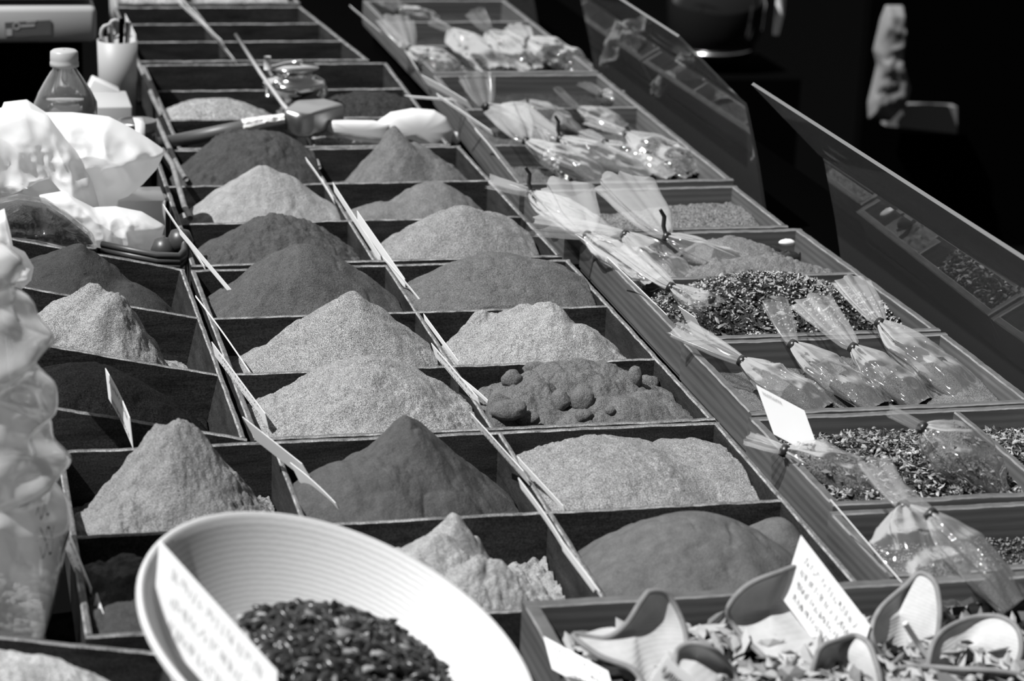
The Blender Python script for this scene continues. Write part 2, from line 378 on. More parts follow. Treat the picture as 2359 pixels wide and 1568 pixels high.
def mound(label, hf, m, group='mounds of ground spice', n=150, T=None, name='spice_mound', cat='spice', bottom=FLOORZ+.0003):
    bottom = -.0257 if hf.pine else bottom
    x0, x1, y0, y1 = hf.rect; nx = n; ny = max(20, int(n*(y1-y0)/(x1-x0)))
    X, Y = np.meshgrid(np.linspace(x0, x1, nx), np.linspace(y0, y1, ny)); H = hf(X, Y)
    V = [(X[j, i], Y[j, i], H[j, i]) for j in range(ny) for i in range(nx)]
    F = [(j*nx+i, j*nx+i+1, (j+1)*nx+i+1, (j+1)*nx+i) for j in range(ny-1) for i in range(nx-1)]
    ring = [i for i in range(nx)]+[(j+1)*nx-1 for j in range(1, ny)]+[(ny-1)*nx+i for i in range(nx-2, -1, -1)]+[j*nx for j in range(ny-2, 0, -1)]
    o = len(V); V += [(V[k][0], V[k][1], bottom) for k in ring]; L = len(ring)
    F += [(ring[(k+1) % L], ring[k], o+k, o+(k+1) % L) for k in range(L)]+[tuple(o+k for k in range(L-1, -1, -1))]
    if T: V = [tuple(T(Vector(v))) for v in V]
    b = MB(); b.add(V, F); c = Vector(((x0+x1)/2, (y0+y1)/2, bottom)); c = T(c) if T else c
    ob = b.build(name, m, loc=c); return tag(ob, label, cat, group)
def pk(u, v, y, rx, ry, sm=.15, pw=1.0, rot=0):
    p = PY(u, v, y); return (p.x, y, p.z, rx, ry, sm, pw, rot)
TH = .0066
def comp(x0, x1, y0, y1): return (x0, x1, y0, y1)
# middle tray
xB = (-.2000, -.0005); xC = (.0055, .1972)
R0 = (.0126, .1803); R1 = (.1857, .3543); R2 = (.3599, .5225)
def C_(xr, yr): return (xr[0], xr[1], yr[0], yr[1])
mound('pale coarse mound with rounded top, front left of the middle tray', Hf(C_(xB, R0), -.040, [pk(850, 820, .10, .115, .10, .30, .9), pk(665, 925, .11, .05, .05, .3)], amp=.0022, seed=11, clod=.003, cfreq=170), powder(.29, 1, 1.2, .45), n=180)
hf = Hf(C_(xC, R0), -.038, [pk(1330, 842, .125, .085, .055, .5, 1.3), pk(1230, 880, .08, .05, .05, .4), pk(1500, 905, .07, .055, .06, .3), pk(1420, 915, .05, .09, .04, .5), pk(1150, 905, .04, .04, .03, .3)], amp=.0030, seed=12, clod=.0045, cfreq=75)
mound('brown mound broken into soft lumps, front right of the middle tray', hf, powder(.15, .9, .9, .3), n=180)
HL = hf
mound('light sharp-topped mound in the centre row of the middle tray, left column', Hf(C_(xB, R1), -.040, [pk(812, 670, .275, .11, .10, .10, .95), pk(700, 735, .28, .06, .05, .2)], amp=.0014, seed=13), powder(.275, 1, 1.2, .5), n=180)
mound('pale crumbly mound in the centre row of the middle tray, right column', Hf(C_(xC, R1), -.042, [pk(1262, 697, .27, .07, .075, .30, .85), pk(1210, 704, .29, .06, .06, .35), pk(1345, 745, .25, .05, .05, .3), pk(1120, 722, .31, .045, .04, .35)], amp=.0022, seed=14, clod=.004, cfreq=140), powder(.31, 1, 1.2, .4), n=180)
mound('dark smooth mound with a wide base, rear left of the middle tray', Hf(C_(xB, R2), -.040, [pk(697, 563, .44, .105, .10, .30, .95), pk(800, 640, .44, .07, .06, .3)], amp=.0014, seed=15), powder(.095, 1, .8, .3), n=160)
mound('broad flat-topped mound of medium brown, rear right of the middle tray', Hf(C_(xC, R2), -.042, [pk(1150, 588, .435, .12, .10, .35, 1.15), pk(1240, 600, .43, .09, .09, .3)], amp=.0012, seed=16), powder(.135, .9, .9, .35), n=160)
# soft lumps lying on the broken mound
def lump(label, u, v, x, y, r, col, seed, sq=(1, 1, 1), group='soft spice lumps on the broken mound', hf=None, dz=.25):
    hf = hf or HL
    z = float(hf(np.array([x]), np.array([y]))[0])
    P = []; n = 18
    for i in range(n+1):
        a = math.pi*i/n; row = []
        for j in range(24):
            t = 2*math.pi*j/24; d = np.array([math.sin(a)*math.cos(t), math.sin(a)*math.sin(t), math.cos(a)])
            q = r*(1+.22*float(fbm(d[0]*1.7+seed, d[1]*1.7, d[2]*1.7, 3)))
            row.append(Vector((x+d[0]*q*sq[0], y+d[1]*q*sq[1], z+r*sq[2]*dz+d[2]*q*sq[2])))
        P.append(row)
    b = MB(); b.grid(P, True); o = b.build('spice_lump', powder(col, .9, .9, .25), loc=(x, y, z)); return tag(o, label, 'spice lump', group)
for (l, u, v, r, s) in (('largest rounded lump in the middle of the broken brown mound', 1340, 925, .011, (1, .9, 1.1)), ('oval lump low at left of the broken brown mound', 1172, 948, .013, (1.3, .9, .7)),
        ('upright egg-like lump at right of the broken brown mound', 1462, 870, .008, (.9, .9, 1.3)), ('lump perched on the divider side behind the broken mound', 1235, 838, .009, (1.4, .9, .8)),
        ('squarish lump at left rear of the broken mound', 1180, 875, .009, (1.1, .9, 1.0)), ('lump beside the largest one, front of broken mound', 1290, 925, .010, (.9, 1, 1)),
        ('small round lump near the front board of the broken mound', 1345, 958, .007, (1.2, .9, .9)), ('lump leaning at the right wall of the broken mound', 1540, 885, .010, (1.2, 1, 1)),
        ('low front lump right of the oval one', 1215, 965, .009, (1.3, .9, .8)), ('tiny lump right of the largest on the broken mound', 1405, 945, .005, (1, 1, .9))):
    q = PZ(u, v+5, .02); d_ = Vector(_ray(u, v+5)).normalized()
    while q.z > float(HL(q.x, q.y)) and q.y < .158: q = q+d_*.001
    lump(l, u, v, min(max(q.x, .017), .186), min(max(q.y, .024), .162), r, .155, int(u), s)
# front tray
NR0 = (-.1858, -.006); NR1 = (-.3662, -.1911)
nA = (-.3650, -.1955); nB = (-.1900, .0005); nC = (.0055, .1970)
mound('steep light mound at the left of the front tray with a card standing on it', Hf(C_(nA, NR0), -.048, [pk(405, 968, -.085, .075, .085, .22, .8), pk(370, 985, -.085, .06, .07, .2, .9), pk(300, 1150, -.12, .07, .06, .5)], amp=.003, freq=70, seed=21, clod=.005, cfreq=130), powder(.245, 1, 1.2, .3), n=180)
mound('dark smooth pointed mound in the middle of the front tray', Hf(C_(nB, NR0), -.045, [pk(938, 953, -.085, .09, .10, .20, .78), pk(860, 1060, -.12, .08, .06, .6, 1.2)], amp=.0015, freq=40, seed=22, clod=.0015, cfreq=90), powder(.078, 1, .5, .15), n=180)
mound('low wide pale mound at the right of the front tray', Hf(C_(nC, NR0), -.040, [pk(1400, 1040, -.10, .085, .085, .5, 1.5), pk(1375, 1008, -.04, .09, .04, .5, 1.3), pk(1600, 1045, -.07, .07, .08, .6, 1.5)], amp=.0016, seed=23, clod=.002, cfreq=170), powder(.27, 1, 1.2, .45), n=180)
mound('dark blocky powder low in the front tray behind the big jar', Hf(C_(nA, NR1), -.040, [pk(300, 1300, -.26, .05, .05, .5, 1.4), pk(165, 1330, -.26, .04, .05, .5, 1.4), pk(300, 1400, -.32, .06, .04, .5, 1.4)], amp=.003, freq=30, seed=24, clod=.006, cfreq=60), powder(.06, 1, .7, .2), n=130)
mound('pale crumbly mound half hidden by the bamboo bowl', Hf(C_(nB, NR1), -.046, [pk(1035, 1180, -.255, .05, .06, .18, .75), pk(1100, 1290, -.31, .07, .045, .3, .9), pk(1000, 1230, -.28, .06, .06, .3)], amp=.003, freq=60, seed=25, clod=.009, cfreq=85), powder(.34, 1, .9, .25), n=180)
mound('dark velvety mound behind the fabric pouches', Hf(C_(nC, NR1), -.045, [pk(1600, 1188, -.275, .10, .085, .35, 1.1), pk(1790, 1195, -.24, .035, .04, .4, 1.3), pk(1460, 1290, -.30, .07, .05, .3)], amp=.001, freq=30, seed=26), powder(.105, 1, .45, .12), n=150)
# tray behind
S0 = (.5497, .7123); S1 = (.7177, .8853); S2 = (.8907, 1.0645); bB = (-.1945, -.0085); bC = (-.0025, .1885)
mound('dark mound with a hollow side, front left of the second tray', Hf(C_(bB, S0), -.042, [pk(640, 492, .645, .10, .09, .25, 1.0), pk(560, 560, .62, .08, .06, .4)], amp=.002, seed=31, clod=.004, cfreq=90), powder(.085, .9, .8, .25), n=130)
mound('tall pale grey mound reaching above the rims, front right of the second tray', Hf(C_(bC, S0), -.042, [pk(1060, 473, .62, .105, .085, .28, .95), pk(1120, 485, .64, .08, .06, .3)], amp=.0014, seed=32), powder(.25, .9, 1, .4), n=140)
mound('lightest smooth cone in the middle of the second tray', Hf(C_(bB, S1), -.040, [pk(608, 380, .80, .12, .095, .12, .95)], amp=.0012, seed=33), powder(.31, .9, .8, .15), n=130)
mound('medium mound low at right in the middle row of the second tray', Hf(C_(bC, S1), -.044, [pk(1000, 420, .80, .075, .08, .30, 1.0), pk(900, 465, .80, .08, .05, .5)], amp=.0014, seed=34), powder(.17, .9, .8, .25), n=120)
mound('dark cracked mound rear left of the second tray, under the trowel', Hf(C_(bB, S2), -.044, [pk(590, 306, .97, .085, .085, .55, 1.5), pk(640, 325, .96, .08, .07, .4), pk(510, 370, .96, .05, .05, .3)], amp=.003, freq=45, seed=35, clod=.008, cfreq=60), powder(.062, .9, .7, .2), n=120)
mound('steep grainy mound in front of the white plastic scoop', Hf(C_(bC, S2), -.044, [pk(915, 290, .965, .075, .085, .12, .85), pk(960, 330, .97, .07, .07, .3)], amp=.0024, freq=70, seed=36), powder(.16, .9, .9, .3), n=130)
# far trays
cB = (-.157, .012); cC = (.0195, .178)
mound('dark spice flat in the far tray under the trowel handle', Hf((-.157, .006, 1.0857, 1.2437), -.048, [], amp=.002, seed=41), powder(.03, .8, .8, .2), n=70)
mound('white grains under the white plastic scoop', Hf((.0155, .176, 1.0857, 1.2437), -.040, [pk(800, 318, 1.15, .10, .06, .5, 1.2)], amp=.002, seed=42, clod=.003, cfreq=200), powder(.33, .5, 1, .5), n=90)
mound('domed white grains behind the trowel handle', Hf((-.157, .010, 1.2505, 1.4285), -.044, [pk(490, 232, 1.33, .085, .09, .5, 1.3)], amp=.002, seed=43, clod=.003, cfreq=200), powder(.33, .5, 1, .5), n=90)
mound('dark leaf flakes behind the grinder', Hf((.020, .183, 1.2505, 1.4285), -.046, [pk(850, 215, 1.34, .09, .07, .6, 1.4)], amp=.003, freq=120, seed=44), powder(.04, .5, 1, .5), n=80)
mound('dark spice in the shaded far left compartment', Hf((-.157, .012, 1.4355, 1.6095), -.048, [], amp=.003, freq=100, seed=45), powder(.03, .5, 1, .5), n=70)
mound('dark spice in the shaded far right compartment', Hf((.022, .190, 1.4355, 1.6095), -.046, [], amp=.003, freq=100, seed=46), powder(.03, .5, 1, .5), n=70)
k = 0
for (y0, y1, xr) in ((1.6475, 1.7915, .150), (1.7985, 1.9415, .140), (1.9485, 2.0925, .128), (2.1195, 2.3125, .132)):
    for (x0, x1) in ((-.162, -.044), (-.026, xr)):
        lab = ['dark herb flakes, nearest left of the farthest dark tray', 'black domed spice, nearest right of the farthest dark tray', 'dark twiggy herbs, middle left of the farthest dark tray',
               'dark berries, middle right of the farthest dark tray', 'brown-black spice, rear left of the farthest six-part tray', 'brown-black spice, rear right of the farthest six-part tray', 'pale chips with dark spots at the top edge, left', 'pale chips at the top edge, right'][k]
        c = [.05, .02, .05, .03, .04, .03, .40, .35][k]
        mound(lab, Hf((x0, x1, y0, y1), -.046 if k < 6 else -.010, [((x0+x1)/2, (y0+y1)/2, -.026 if k < 6 else .010, .07, .06, .6, 1.3)], amp=.004, freq=140, seed=50+k), powder(c, .4, 1, .6), n=60); k += 1
# tilted trays
LX = (-.4050, -.2195)
def inv1(u, v, y, x0=-.2125, z0=0, A=A1):
    p = PY(u, v, y); dx = p.x-x0; dz = p.z-z0; return (x0+dx*math.cos(A)-dz*math.sin(A), dx*math.sin(A)+dz*math.cos(A))
def pk1(u, v, y, rx, ry, sm=.15, pw=1.0):
    x, z = inv1(u, v, y); return (x, y, z, rx, ry, sm, pw)
mound('dark mound rear of the tilted tray below the white bag', Hf(C_(LX, (.3600, .5255)), -.044, [pk1(190, 562, .44, .10, .10, .15, .9), pk1(300, 655, .42, .06, .07, .5)], amp=.0012, seed=61), powder(.052, 1, .6, .2), n=140, T=T1)
mound('steep rough-topped grey mound in the middle of the tilted tray', Hf(C_(LX, (.1830, .3540)), -.046, [pk1(225, 655, .27, .085, .075, .22, .8), pk1(265, 670, .26, .07, .07, .2, .9), pk1(150, 700, .27, .05, .06, .3)], amp=.0034, freq=80, seed=62, clod=.003, cfreq=120), powder(.30, 1, 1.3, .4), n=170, T=T1)
mound('black fine powder in the front of the tilted tray', Hf(C_(LX, (.0126, .1770)), -.044, [pk1(240, 852, .10, .085, .075, .45, 1.2)], amp=.0016, seed=63), powder(.013, .7, .9, .5), n=140, T=T1)
mound('pale grains in the bottom left corner', Hf((-.5535, -.3215, -.5935, -.4045), -.030, [inv1(40, 1518, -.47, -.315, -.004, A2)[:1]+(-.47,)+inv1(40, 1518, -.47, -.315, -.004, A2)[1:]+(.09, .05, .45, 1.3)], amp=.002, seed=64, clod=.003, cfreq=150), powder(.50, .7, 1, .25), n=130, T=T2)
# right row powders
GP = 'loose spices in the pine trays'
mound('ground spice under the long clear bags', Hf((.238, .491, -.009, .184), -.050, [pk(1950, 832, .12, .035, .04, .4, 1.2), pk(2240, 878, .08, .05, .08, .5)], amp=.002, seed=71, clod=.002, cfreq=120), powder(.15, .9, .9, .35), GP, n=150)
mound('rough ground mixture beside black pods in pine compartment', Hf((.241, .482, .4125, .5795), -.044, [pk(1680, 550, .51, .06, .05, .5, 1.3), pk(1740, 592, .46, .085, .035, .5, 1.2)], amp=.002, seed=72, clod=.006, cfreq=110), powder(.19, .8, 1, .3), GP, n=130)
mound('coarse grains in the single pine tray', Hf((.2235, .4715, .6045, .7805), -.040, [pk(1640, 482, .72, .09, .06, .5, 1.2)], amp=.003, freq=90, seed=73, clod=.004, cfreq=190), powder(.18, .5, 1, .5), GP, n=120)
LF_l = leafy('pale leaf', .42, .3); LF_m = leafy('mid leaf', .20, .3); LF_d = mat('dark berry', .02, .3); LF_b = mat('berry', .12, .4)
def flakes(name, label, cat, hf, n, size, mats, seed, T=None, shape='leaf', zoff=.001, group=None, ball=.3, base=None, rect=None, kind='stuff', layer=.004, wts=None):
    rr = random.Random(seed); b = MB(); x0, x1, y0, y1 = rect or hf.rect
    xs = np.array([rr.uniform(x0+size, x1-size) for _ in range(n)]); ys = np.array([rr.uniform(y0+size, y1-size) for _ in range(n)]); zs = hf(xs, ys)
    for i in range(n):
        c = Vector((xs[i], ys[i], zs[i]+zoff+rr.uniform(0, layer))); s = size*rr.uniform(.5, 1.25)
        R = Matrix.Rotation(rr.uniform(0, 6.28), 3, 'Z') @ Matrix.Rotation(rr.gauss(0, .6), 3, 'X') @ Matrix.Rotation(rr.gauss(0, .5), 3, 'Y')
        if rr.random() < ball:
            r = s*.42; mi = rr.choice([len(mats)-1, len(mats)-2]); P = []
            for a in range(1, 5):
                th = math.pi*a/5; P.append([c+Vector((r*math.sin(th)*math.cos(2*math.pi*j/7), r*math.sin(th)*math.sin(2*math.pi*j/7), r*math.cos(th))) for j in range(7)])
            o = len(b.v); b.grid(P, True, mi); b.add([c+Vector((0, 0, r)), c-Vector((0, 0, r))], [], mi)
            for j in range(7):
                b.f.append((o+28, o+j, o+(j+1) % 7)); b.m.append(mi); b.f.append((o+29, o+21+(j+1) % 7, o+21+j)); b.m.append(mi)
        else:
            mi = rr.choices(range(len(mats)), wts)[0] if wts else rr.randrange(max(1, len(mats)-1)); w = s*rr.uniform(.25, .5) if shape == 'leaf' else s*rr.uniform(.5, .9); cu = s*rr.uniform(-.4, .4)
            pts = [(-s, 0, cu), (-s*.3, w, 0), (s*.5, w*.8, 0), (s, 0, cu), (s*.4, -w, 0), (-s*.4, -w*.9, 0), (0, 0, s*.18)]
            vs = [c+R @ Vector(p) for p in pts]; b.add(vs, [(6, 0, 1), (6, 1, 2), (6, 2, 3), (6, 3, 4), (6, 4, 5), (6, 5, 0)], mi)
    if T: b.v = [tuple(T(Vector(v))) for v in b.v]
    o = b.build(name, mats, smooth=False, loc=((x0+x1)/2, (y0+y1)/2, float(np.min(zs)))); return tag(o, label, cat, group, kind)
h2 = Hf((.2405, .490, .209, .4035), -.044, [pk(1775, 650, .315, .12, .10, .35, 1.3), pk(1900, 680, .31, .09, .07, .4)], amp=.001, seed=74)
mound('dark bed of seeds under the leafy mixture', h2, powder(.04, .6, 1, .4), GP, n=90)
flakes('leaf_and_seed_mix', 'leafy seed and berry mixture heaped in the pine tray', 'spice mix', h2, 3600, .0042, [LF_l, LF_m, LF_d, LF_b], 5, ball=.42, layer=.005)
h3 = Hf((.2325, .4915, -.2275, -.0325), -.040, [pk(2050, 1040, -.10, .12, .08, .5, 1.3), pk(2330, 1030, -.10, .10, .08, .4)], amp=.003, seed=75)
mound('dark bed of crushed herbs in the front pine tray', h3, powder(.045, .6, 1, .5), GP, n=90)
flakes('dried_herb_flakes', 'dried herb flakes in the pine tray at right', 'herbs', h3, 5200, .0034, [LF_l, LF_m, LF_d, LF_m], 6, ball=.08, layer=.004)
h4 = Hf((.2245, .4915, -.369, -.2565), -.038, [(.40, -.31, -.02, .10, .05, .4)], amp=.002, seed=76)
mound('dark seeds in the bottom right pine tray', h4, powder(.04, .5, 1, .4), GP, n=90)
flakes('black_seed', 'small black seeds scattered in the bottom right pine tray', 'seeds', h4, 3500, .0026, [LF_m, LF_d, LF_b], 7, ball=.9, layer=.002)
h5 = Hf((-.054, .408, -.608, -.397), -.030, [(.04, -.47, -.008, .12, .09, .5, 1.3)], amp=.004, seed=77)
mound('dark bed under the wood shavings', h5, powder(.02, .6, 1, .4), GP, n=70)
flakes('dried_bark_shavings', 'curled pale shavings and petals under the fabric pouches', 'shavings', h5, 1500, .0105, [LF_l, LF_m, LF_l, LF_d], 8, ball=.05, layer=.010)
for i, (y0, y1, zz, c) in enumerate(((.823, 1.018, -.035, .12), (1.026, 1.232, -.035, .10), (1.240, 1.455, -.03, .05), (1.486, 1.686, -.03, .05), (1.694, 1.886, -.03, .04), (1.894, 2.082, -.03, .04))):
    x0 = .252 if i > 2 else .249; x1 = .476
    h = Hf((x0, x1, y0, y1), zz, [((x0+x1)/2, (y0+y1)/2, zz+.02, .11, .08, .5, 1.3)], amp=.003, seed=80+i)
    mound(['loose spice under the nearest long row of tied bags', 'loose spice under the shiny short bags', 'dark loose herbs under the flared bags', 'dark herbs in the farthest pine tray, nearest compartment',
           'dark herbs in the farthest pine tray, middle compartment', 'dark herbs in the farthest pine tray, rear compartment'][i], h, powder(c, .5, 1, .5), GP, n=70)
# black pods and white shell in the compartment
for (l, u, v, r, s, m, nm) in (('black wrinkled pod in the pine compartment, left one', 1770, 573, .010, (1.6, .8, .7), LF_d, 'dried_pod'), ('black wrinkled pod in the pine compartment, right one', 1815, 585, .010, (1.5, .9, .7), LF_d, 'dried_pod'),
        ('pale shell piece lying on black pods', 1812, 566, .007, (1.4, .8, .5), M_WHITE, 'shell_piece')):
    q = PZ(u, v, .000); b = MB(); P = []
    for i in range(11):
        a = math.pi*i/10; P.append([Vector((q.x+s[0]*r*math.sin(a)*math.cos(t*.449), q.y+s[1]*r*math.sin(a)*math.sin(t*.449), q.z-(.004 if r > .008 else -.004)+s[2]*r*math.cos(a)*(1+.2*math.sin(t*2)))) for t in range(14)])
    b.grid(P, True); tag(b.build(nm, m), l, 'pod' if nm == 'dried_pod' else 'shell', None)
# ---------------------------------------------------------------- cellophane bags
def bag(label, tie, zt, end, ze, frl, zf, w, fw, content, seed, cw=.5, group='tied cellophane spice bags', thick=.5, tail=False, clab=None):
    ze = max(ze, -.013); Tt = PZ(tie[0], tie[1], zt); E = PZ(end[0], end[1], ze); Fr = PZ(frl[0], frl[1], zf)
    root = thing('spice_bag', label, 'bag', (E.x, E.y, min(E.z, Tt.z)), group)
    def loft(A, B, n, m, wf, hf, cr, pleat, np_, t0=0, t1=1, sc_=1, ragged=0, sd=0, close=False):
        ax = (B-A); L = ax.length; a = ax.normalized(); nz = (Vector((0, 0, 1))-a*a.z).normalized(); sd_ = a.cross(nz)
        P = []
        for i in range(n):
            t = t0+(t1-t0)*i/(n-1); row = []
            for j in range(m):
                th = 2*math.pi*j/m; cx, sx = math.cos(th), math.sin(th)
                ww = wf(t)*sc_; hh = hf(t)*sc_
                pl = 1+pleat*(1-t)*math.cos(np_*th+2.5*float(vnoise(t*2, th, sd)))
                c = cr*(.9*float(ridge(cx*2.6+sd, sx*2.6, t*1.6+sd, 2))+.6*float(ridge(cx*1.5+sd+t*2, sx*1.5+t*3.0, t*4.0-sd, 1)))
                c *= min(1, .25+t*1.4)
                p = A+ax*(t+(ragged*float(vnoise(th*2.2, sd, 0)) if i == n-1 else 0))+sd_*(cx*ww*pl+c*cx)+nz*(sx*hh*pl+c*sx*1.0)
                row.append(p)
            P.append(row)
        return P
    S = lambda t: t*t*(3-2*t)
    w *= 1.02; seedr = random.Random(seed); npl = seedr.choice((2, 3, 4))
    n0 = .0035
    wf = lambda t: n0+(w-n0)*(min(1, t/.30)**.7)*(1 if t < .8 else 1-.10*(t-.8)/.2)
    hf = lambda t: n0+(w*thick-n0)*(min(1, t/.35)**.8)*(1 if t < .7 else max(.05, 1-S((t-.7)/.3)*.95))
    b = MB(); b.grid(loft(Tt, E, 48, 64, wf, hf, w*.16, .16, 6, sd=seed), True); b.build('cellophane', M_FILM, root)
    b = MB(); b.grid(loft(Tt, E, 18, 26, wf, hf, w*.05, .1, 5, t0=1-cw, t1=.985, sc_=.93, sd=seed+5), True)
    P = loft(Tt, E, 2, 26, wf, hf, w*.05, .1, 5, t0=1-cw, t1=1-cw+.001, sc_=.93, sd=seed+5)[0]
    b.add(P, [tuple(range(26))]); cm = [content]
    if content in (CH, CD):
        cm = [content, LF_l, LF_m, LF_d]; rr = random.Random(seed); nv = 18*26
        for i in range(420):
            c0 = Vector(b.v[rr.randrange(nv)])+Vector((rr.gauss(0, .002), rr.gauss(0, .002), rr.uniform(-.001, .0015))); z_ = rr.uniform(.0018, .0045)
            Q = Matrix.Rotation(rr.uniform(0, 6.28), 3, 'Z') @ Matrix.Rotation(rr.gauss(0, .6), 3, 'X')
            b.add([c0+Q @ Vector(p) for p in ((-z_, 0, 0), (0, z_*.4, z_*.3), (z_, 0, 0), (0, -z_*.4, z_*.3))], [(0, 1, 2, 3)], rr.choice((1, 2, 2, 3)))
    b.build('contents', cm, root)
    wf2 = lambda t: n0+(fw-n0)*(t**.5); hf2 = lambda t: n0+(fw*.30-n0)*(t**.6)
    # pleats
    b2 = MB(); P = []
    ax = Fr-Tt; a = ax.normalized(); nz = (Vector((0, 0, 1))-a*a.z).normalized(); sv = a.cross(nz)
    for i in range(14):
        t = i/13; row = []
        for j in range(56):
            th = 2*math.pi*j/56; pl = 1+.20*math.cos(npl*2*th+seed+.8*t)+.16*float(ridge(math.cos(th)*2+seed, math.sin(th)*2, t*1.2, 2))
            tt = t*(1+.16*abs(float(vnoise(math.cos(th)*2.4+seed, math.sin(th)*2.4, .5)))-.08*abs(math.cos(th)))
            row.append(Tt+ax*tt+sv*math.cos(th)*wf2(t)*pl+nz*math.sin(th)*hf2(t)*pl)
        P.append(row)
    b2.grid(P, True); b2.build('ruffle', M_FRILL, root)
    ax = (E-Tt).normalized(); b = MB(); q = ax.to_track_quat('Z', 'Y').to_matrix().to_4x4(); q.translation = Tt
    b.lathe([(.0028, -.004), (.0052, -.0035), (.0058, 0), (.0052, .0035), (.0028, .004)], n=14, M=q)
    if tail:
        b.tube([Tt, Tt+Vector((-.004, 0, .012)), Tt+Vector((-.003, .002, .022)), Tt+Vector((-.008, .002, .030))], [.0022, .0026, .0026, .002], 6)
    b.build('tie', M_TIE, root)
    return root
CP = powder(.10, .9, .9, .3); CH = powder(.12, .5, 1, .6); CL = powder(.25, .9, .8, .3); CD = powder(.04, .6, 1, .5)
GB = 'tied cellophane spice bags'
bag('cellophane bag with a loop tie over the left board of the single pine tray', (1225, 445), .035, (1400, 555), .012, (1128, 418), .045, .021, .020, CL, 1, cw=.25, tail=True)
bag('long bag with its big ruffle spread over the tray corner', (1440, 541), .030, (1590, 660), -.012, (1240, 515), .030, .022, .030, CL, 2, cw=.35)
bag('bag with an upright black twist tie, lying over the rough mixture', (1535, 545), .030, (1745, 628), -.004, (1435, 420), .060, .021, .034, CP, 3, cw=.5, tail=True)
bag('bag lying lowest over the board, its pale ruffle toward the back', (1355, 543), .026, (1520, 655), .006, (1300, 430), .055, .020, .030, CL, 4, cw=.25)
bag('bag of berries and leaves lying in the seed mixture tray', (1545, 662), .026, (1740, 775), -.012, (1440, 575), .030, .022, .016, CH, 5, cw=.75)
bag('small crumpled bag with a bunched ruffle on the seed mixture', (1640, 690), .022, (1760, 760), -.010, (1610, 690), .044, .015, .020, CH, 6, cw=.5)
bag('leftmost long bag lying in the half-filled pine tray', (1710, 832), .016, (1905, 945), -.020, (1565, 755), .030, .021, .018, CP, 7, cw=.42)
bag('second long bag with a narrow ruffle in the half-filled pine tray', (1827, 795), .024, (2030, 938), -.018, (1783, 690), .055, .020, .014, CP, 8, cw=.45)
bag('third long bag with the largest ruffle leaning on the seed mixture', (1966, 802), .022, (2130, 930), -.016, (1868, 690), .045, .020, .021, CP, 9, cw=.45)
bag('rightmost long bag reaching the right wall of the half-filled tray', (2028, 745), .030, (2240, 915), -.010, (1958, 645), .050, .023, .017, CP, 10, cw=.40)
bag('plump bag of dried leaves below the tall white card', (1808, 1038), .018, (2020, 1130), -.030, (1725, 1010), .022, .024, .012, CH, 11, cw=.85, thick=.7)
bag('fat bag of dried leaves with a thick black tie at the right', (2125, 985), .042, (2300, 1120), -.010, (2048, 945), .055, .030, .011, CH, 12, cw=.75, thick=.7)
bag('clear bag hanging open and wide near the bottom right', (2082, 1168), .036, (2210, 1410), -.030, (2015, 1065), .055, .036, .013, CH, 13, cw=.35, thick=.4)
bag('long shiny bag crossing the bottom right tray', (2145, 1185), .045, (2345, 1395), -.005, (2055, 1120), .060, .020, .012, CP, 14, cw=.3)
bag('bag with a forked dark tie in the near row of tied bags', (1291, 320), .022, (1500, 412), -.022, (1180, 245), .045, .024, .022, CP, 15, cw=.6, tail=True)
bag('bag nearest the left board in the near row of tied bags', (1212, 325), .024, (1400, 418), -.020, (1165, 250), .050, .024, .026, CP, 16, cw=.5)
bag('narrow dark bag tucked between the two long ones in the near row', (1262, 345), .012, (1335, 412), -.018, (1235, 300), .030, .019, .012, CH, 27, cw=.75)
bag('bag nearest the guard corner in the near row, half empty', (1395, 330), .010, (1560, 408), -.022, (1345, 305), .016, .022, .012, CL, 28, cw=.6)
bag('very shiny bag with a sheaf-like ruffle in the near row', (1445, 308), .022, (1610, 405), -.024, (1352, 275), .034, .028, .016, CH, 17, cw=.6)
bag('bag with a square dark tie behind the near row', (1212, 237), .026, (1330, 300), -.020, (1155, 250), .030, .024, .014, CL, 18, cw=.4)
bag('bag with a tall grey ruffle at the left of the rear compartment', (1118, 245), .030, (1215, 300), -.010, (1095, 175), .065, .022, .024, CL, 19, cw=.4)
bag('bag with the brightest ruffle at the left board far back', (942, 112), .022, (1062, 178), -.020, (908, 45), .055, .030, .026, CH, 20, cw=.7)
bag('second flared bag in the far row of shiny bags', (1040, 70), .024, (1150, 165), -.024, (990, 45), .040, .030, .020, CD, 21, cw=.6)
bag('third flared bag with a fan-shaped ruffle in the far row', (1127, 72), .024, (1245, 165), -.024, (1092, 25), .052, .030, .022, CD, 22, cw=.6)
bag('rightmost shiny bag in the far row by the guard', (1216, 92), .026, (1350, 165), -.024, (1190, 62), .036, .034, .018, CD, 23, cw=.6)
bag('small blurred bag at the very top of the far pine tray', (915, 22), .024, (1010, 60), -.010, (890, 0), .045, .028, .022, CD, 24, cw=.5)
bag('grey bag half hidden behind the two ruffles in the near row', (1330, 250), .010, (1440, 300), -.022, (1285, 205), .040, .022, .012, CL, 25, cw=.5)
bag('small bag standing at the right wall of the rear compartment', (1385, 215), .000, (1440, 235), -.020, (1350, 195), .030, .020, .012, CH, 26, cw=.6)
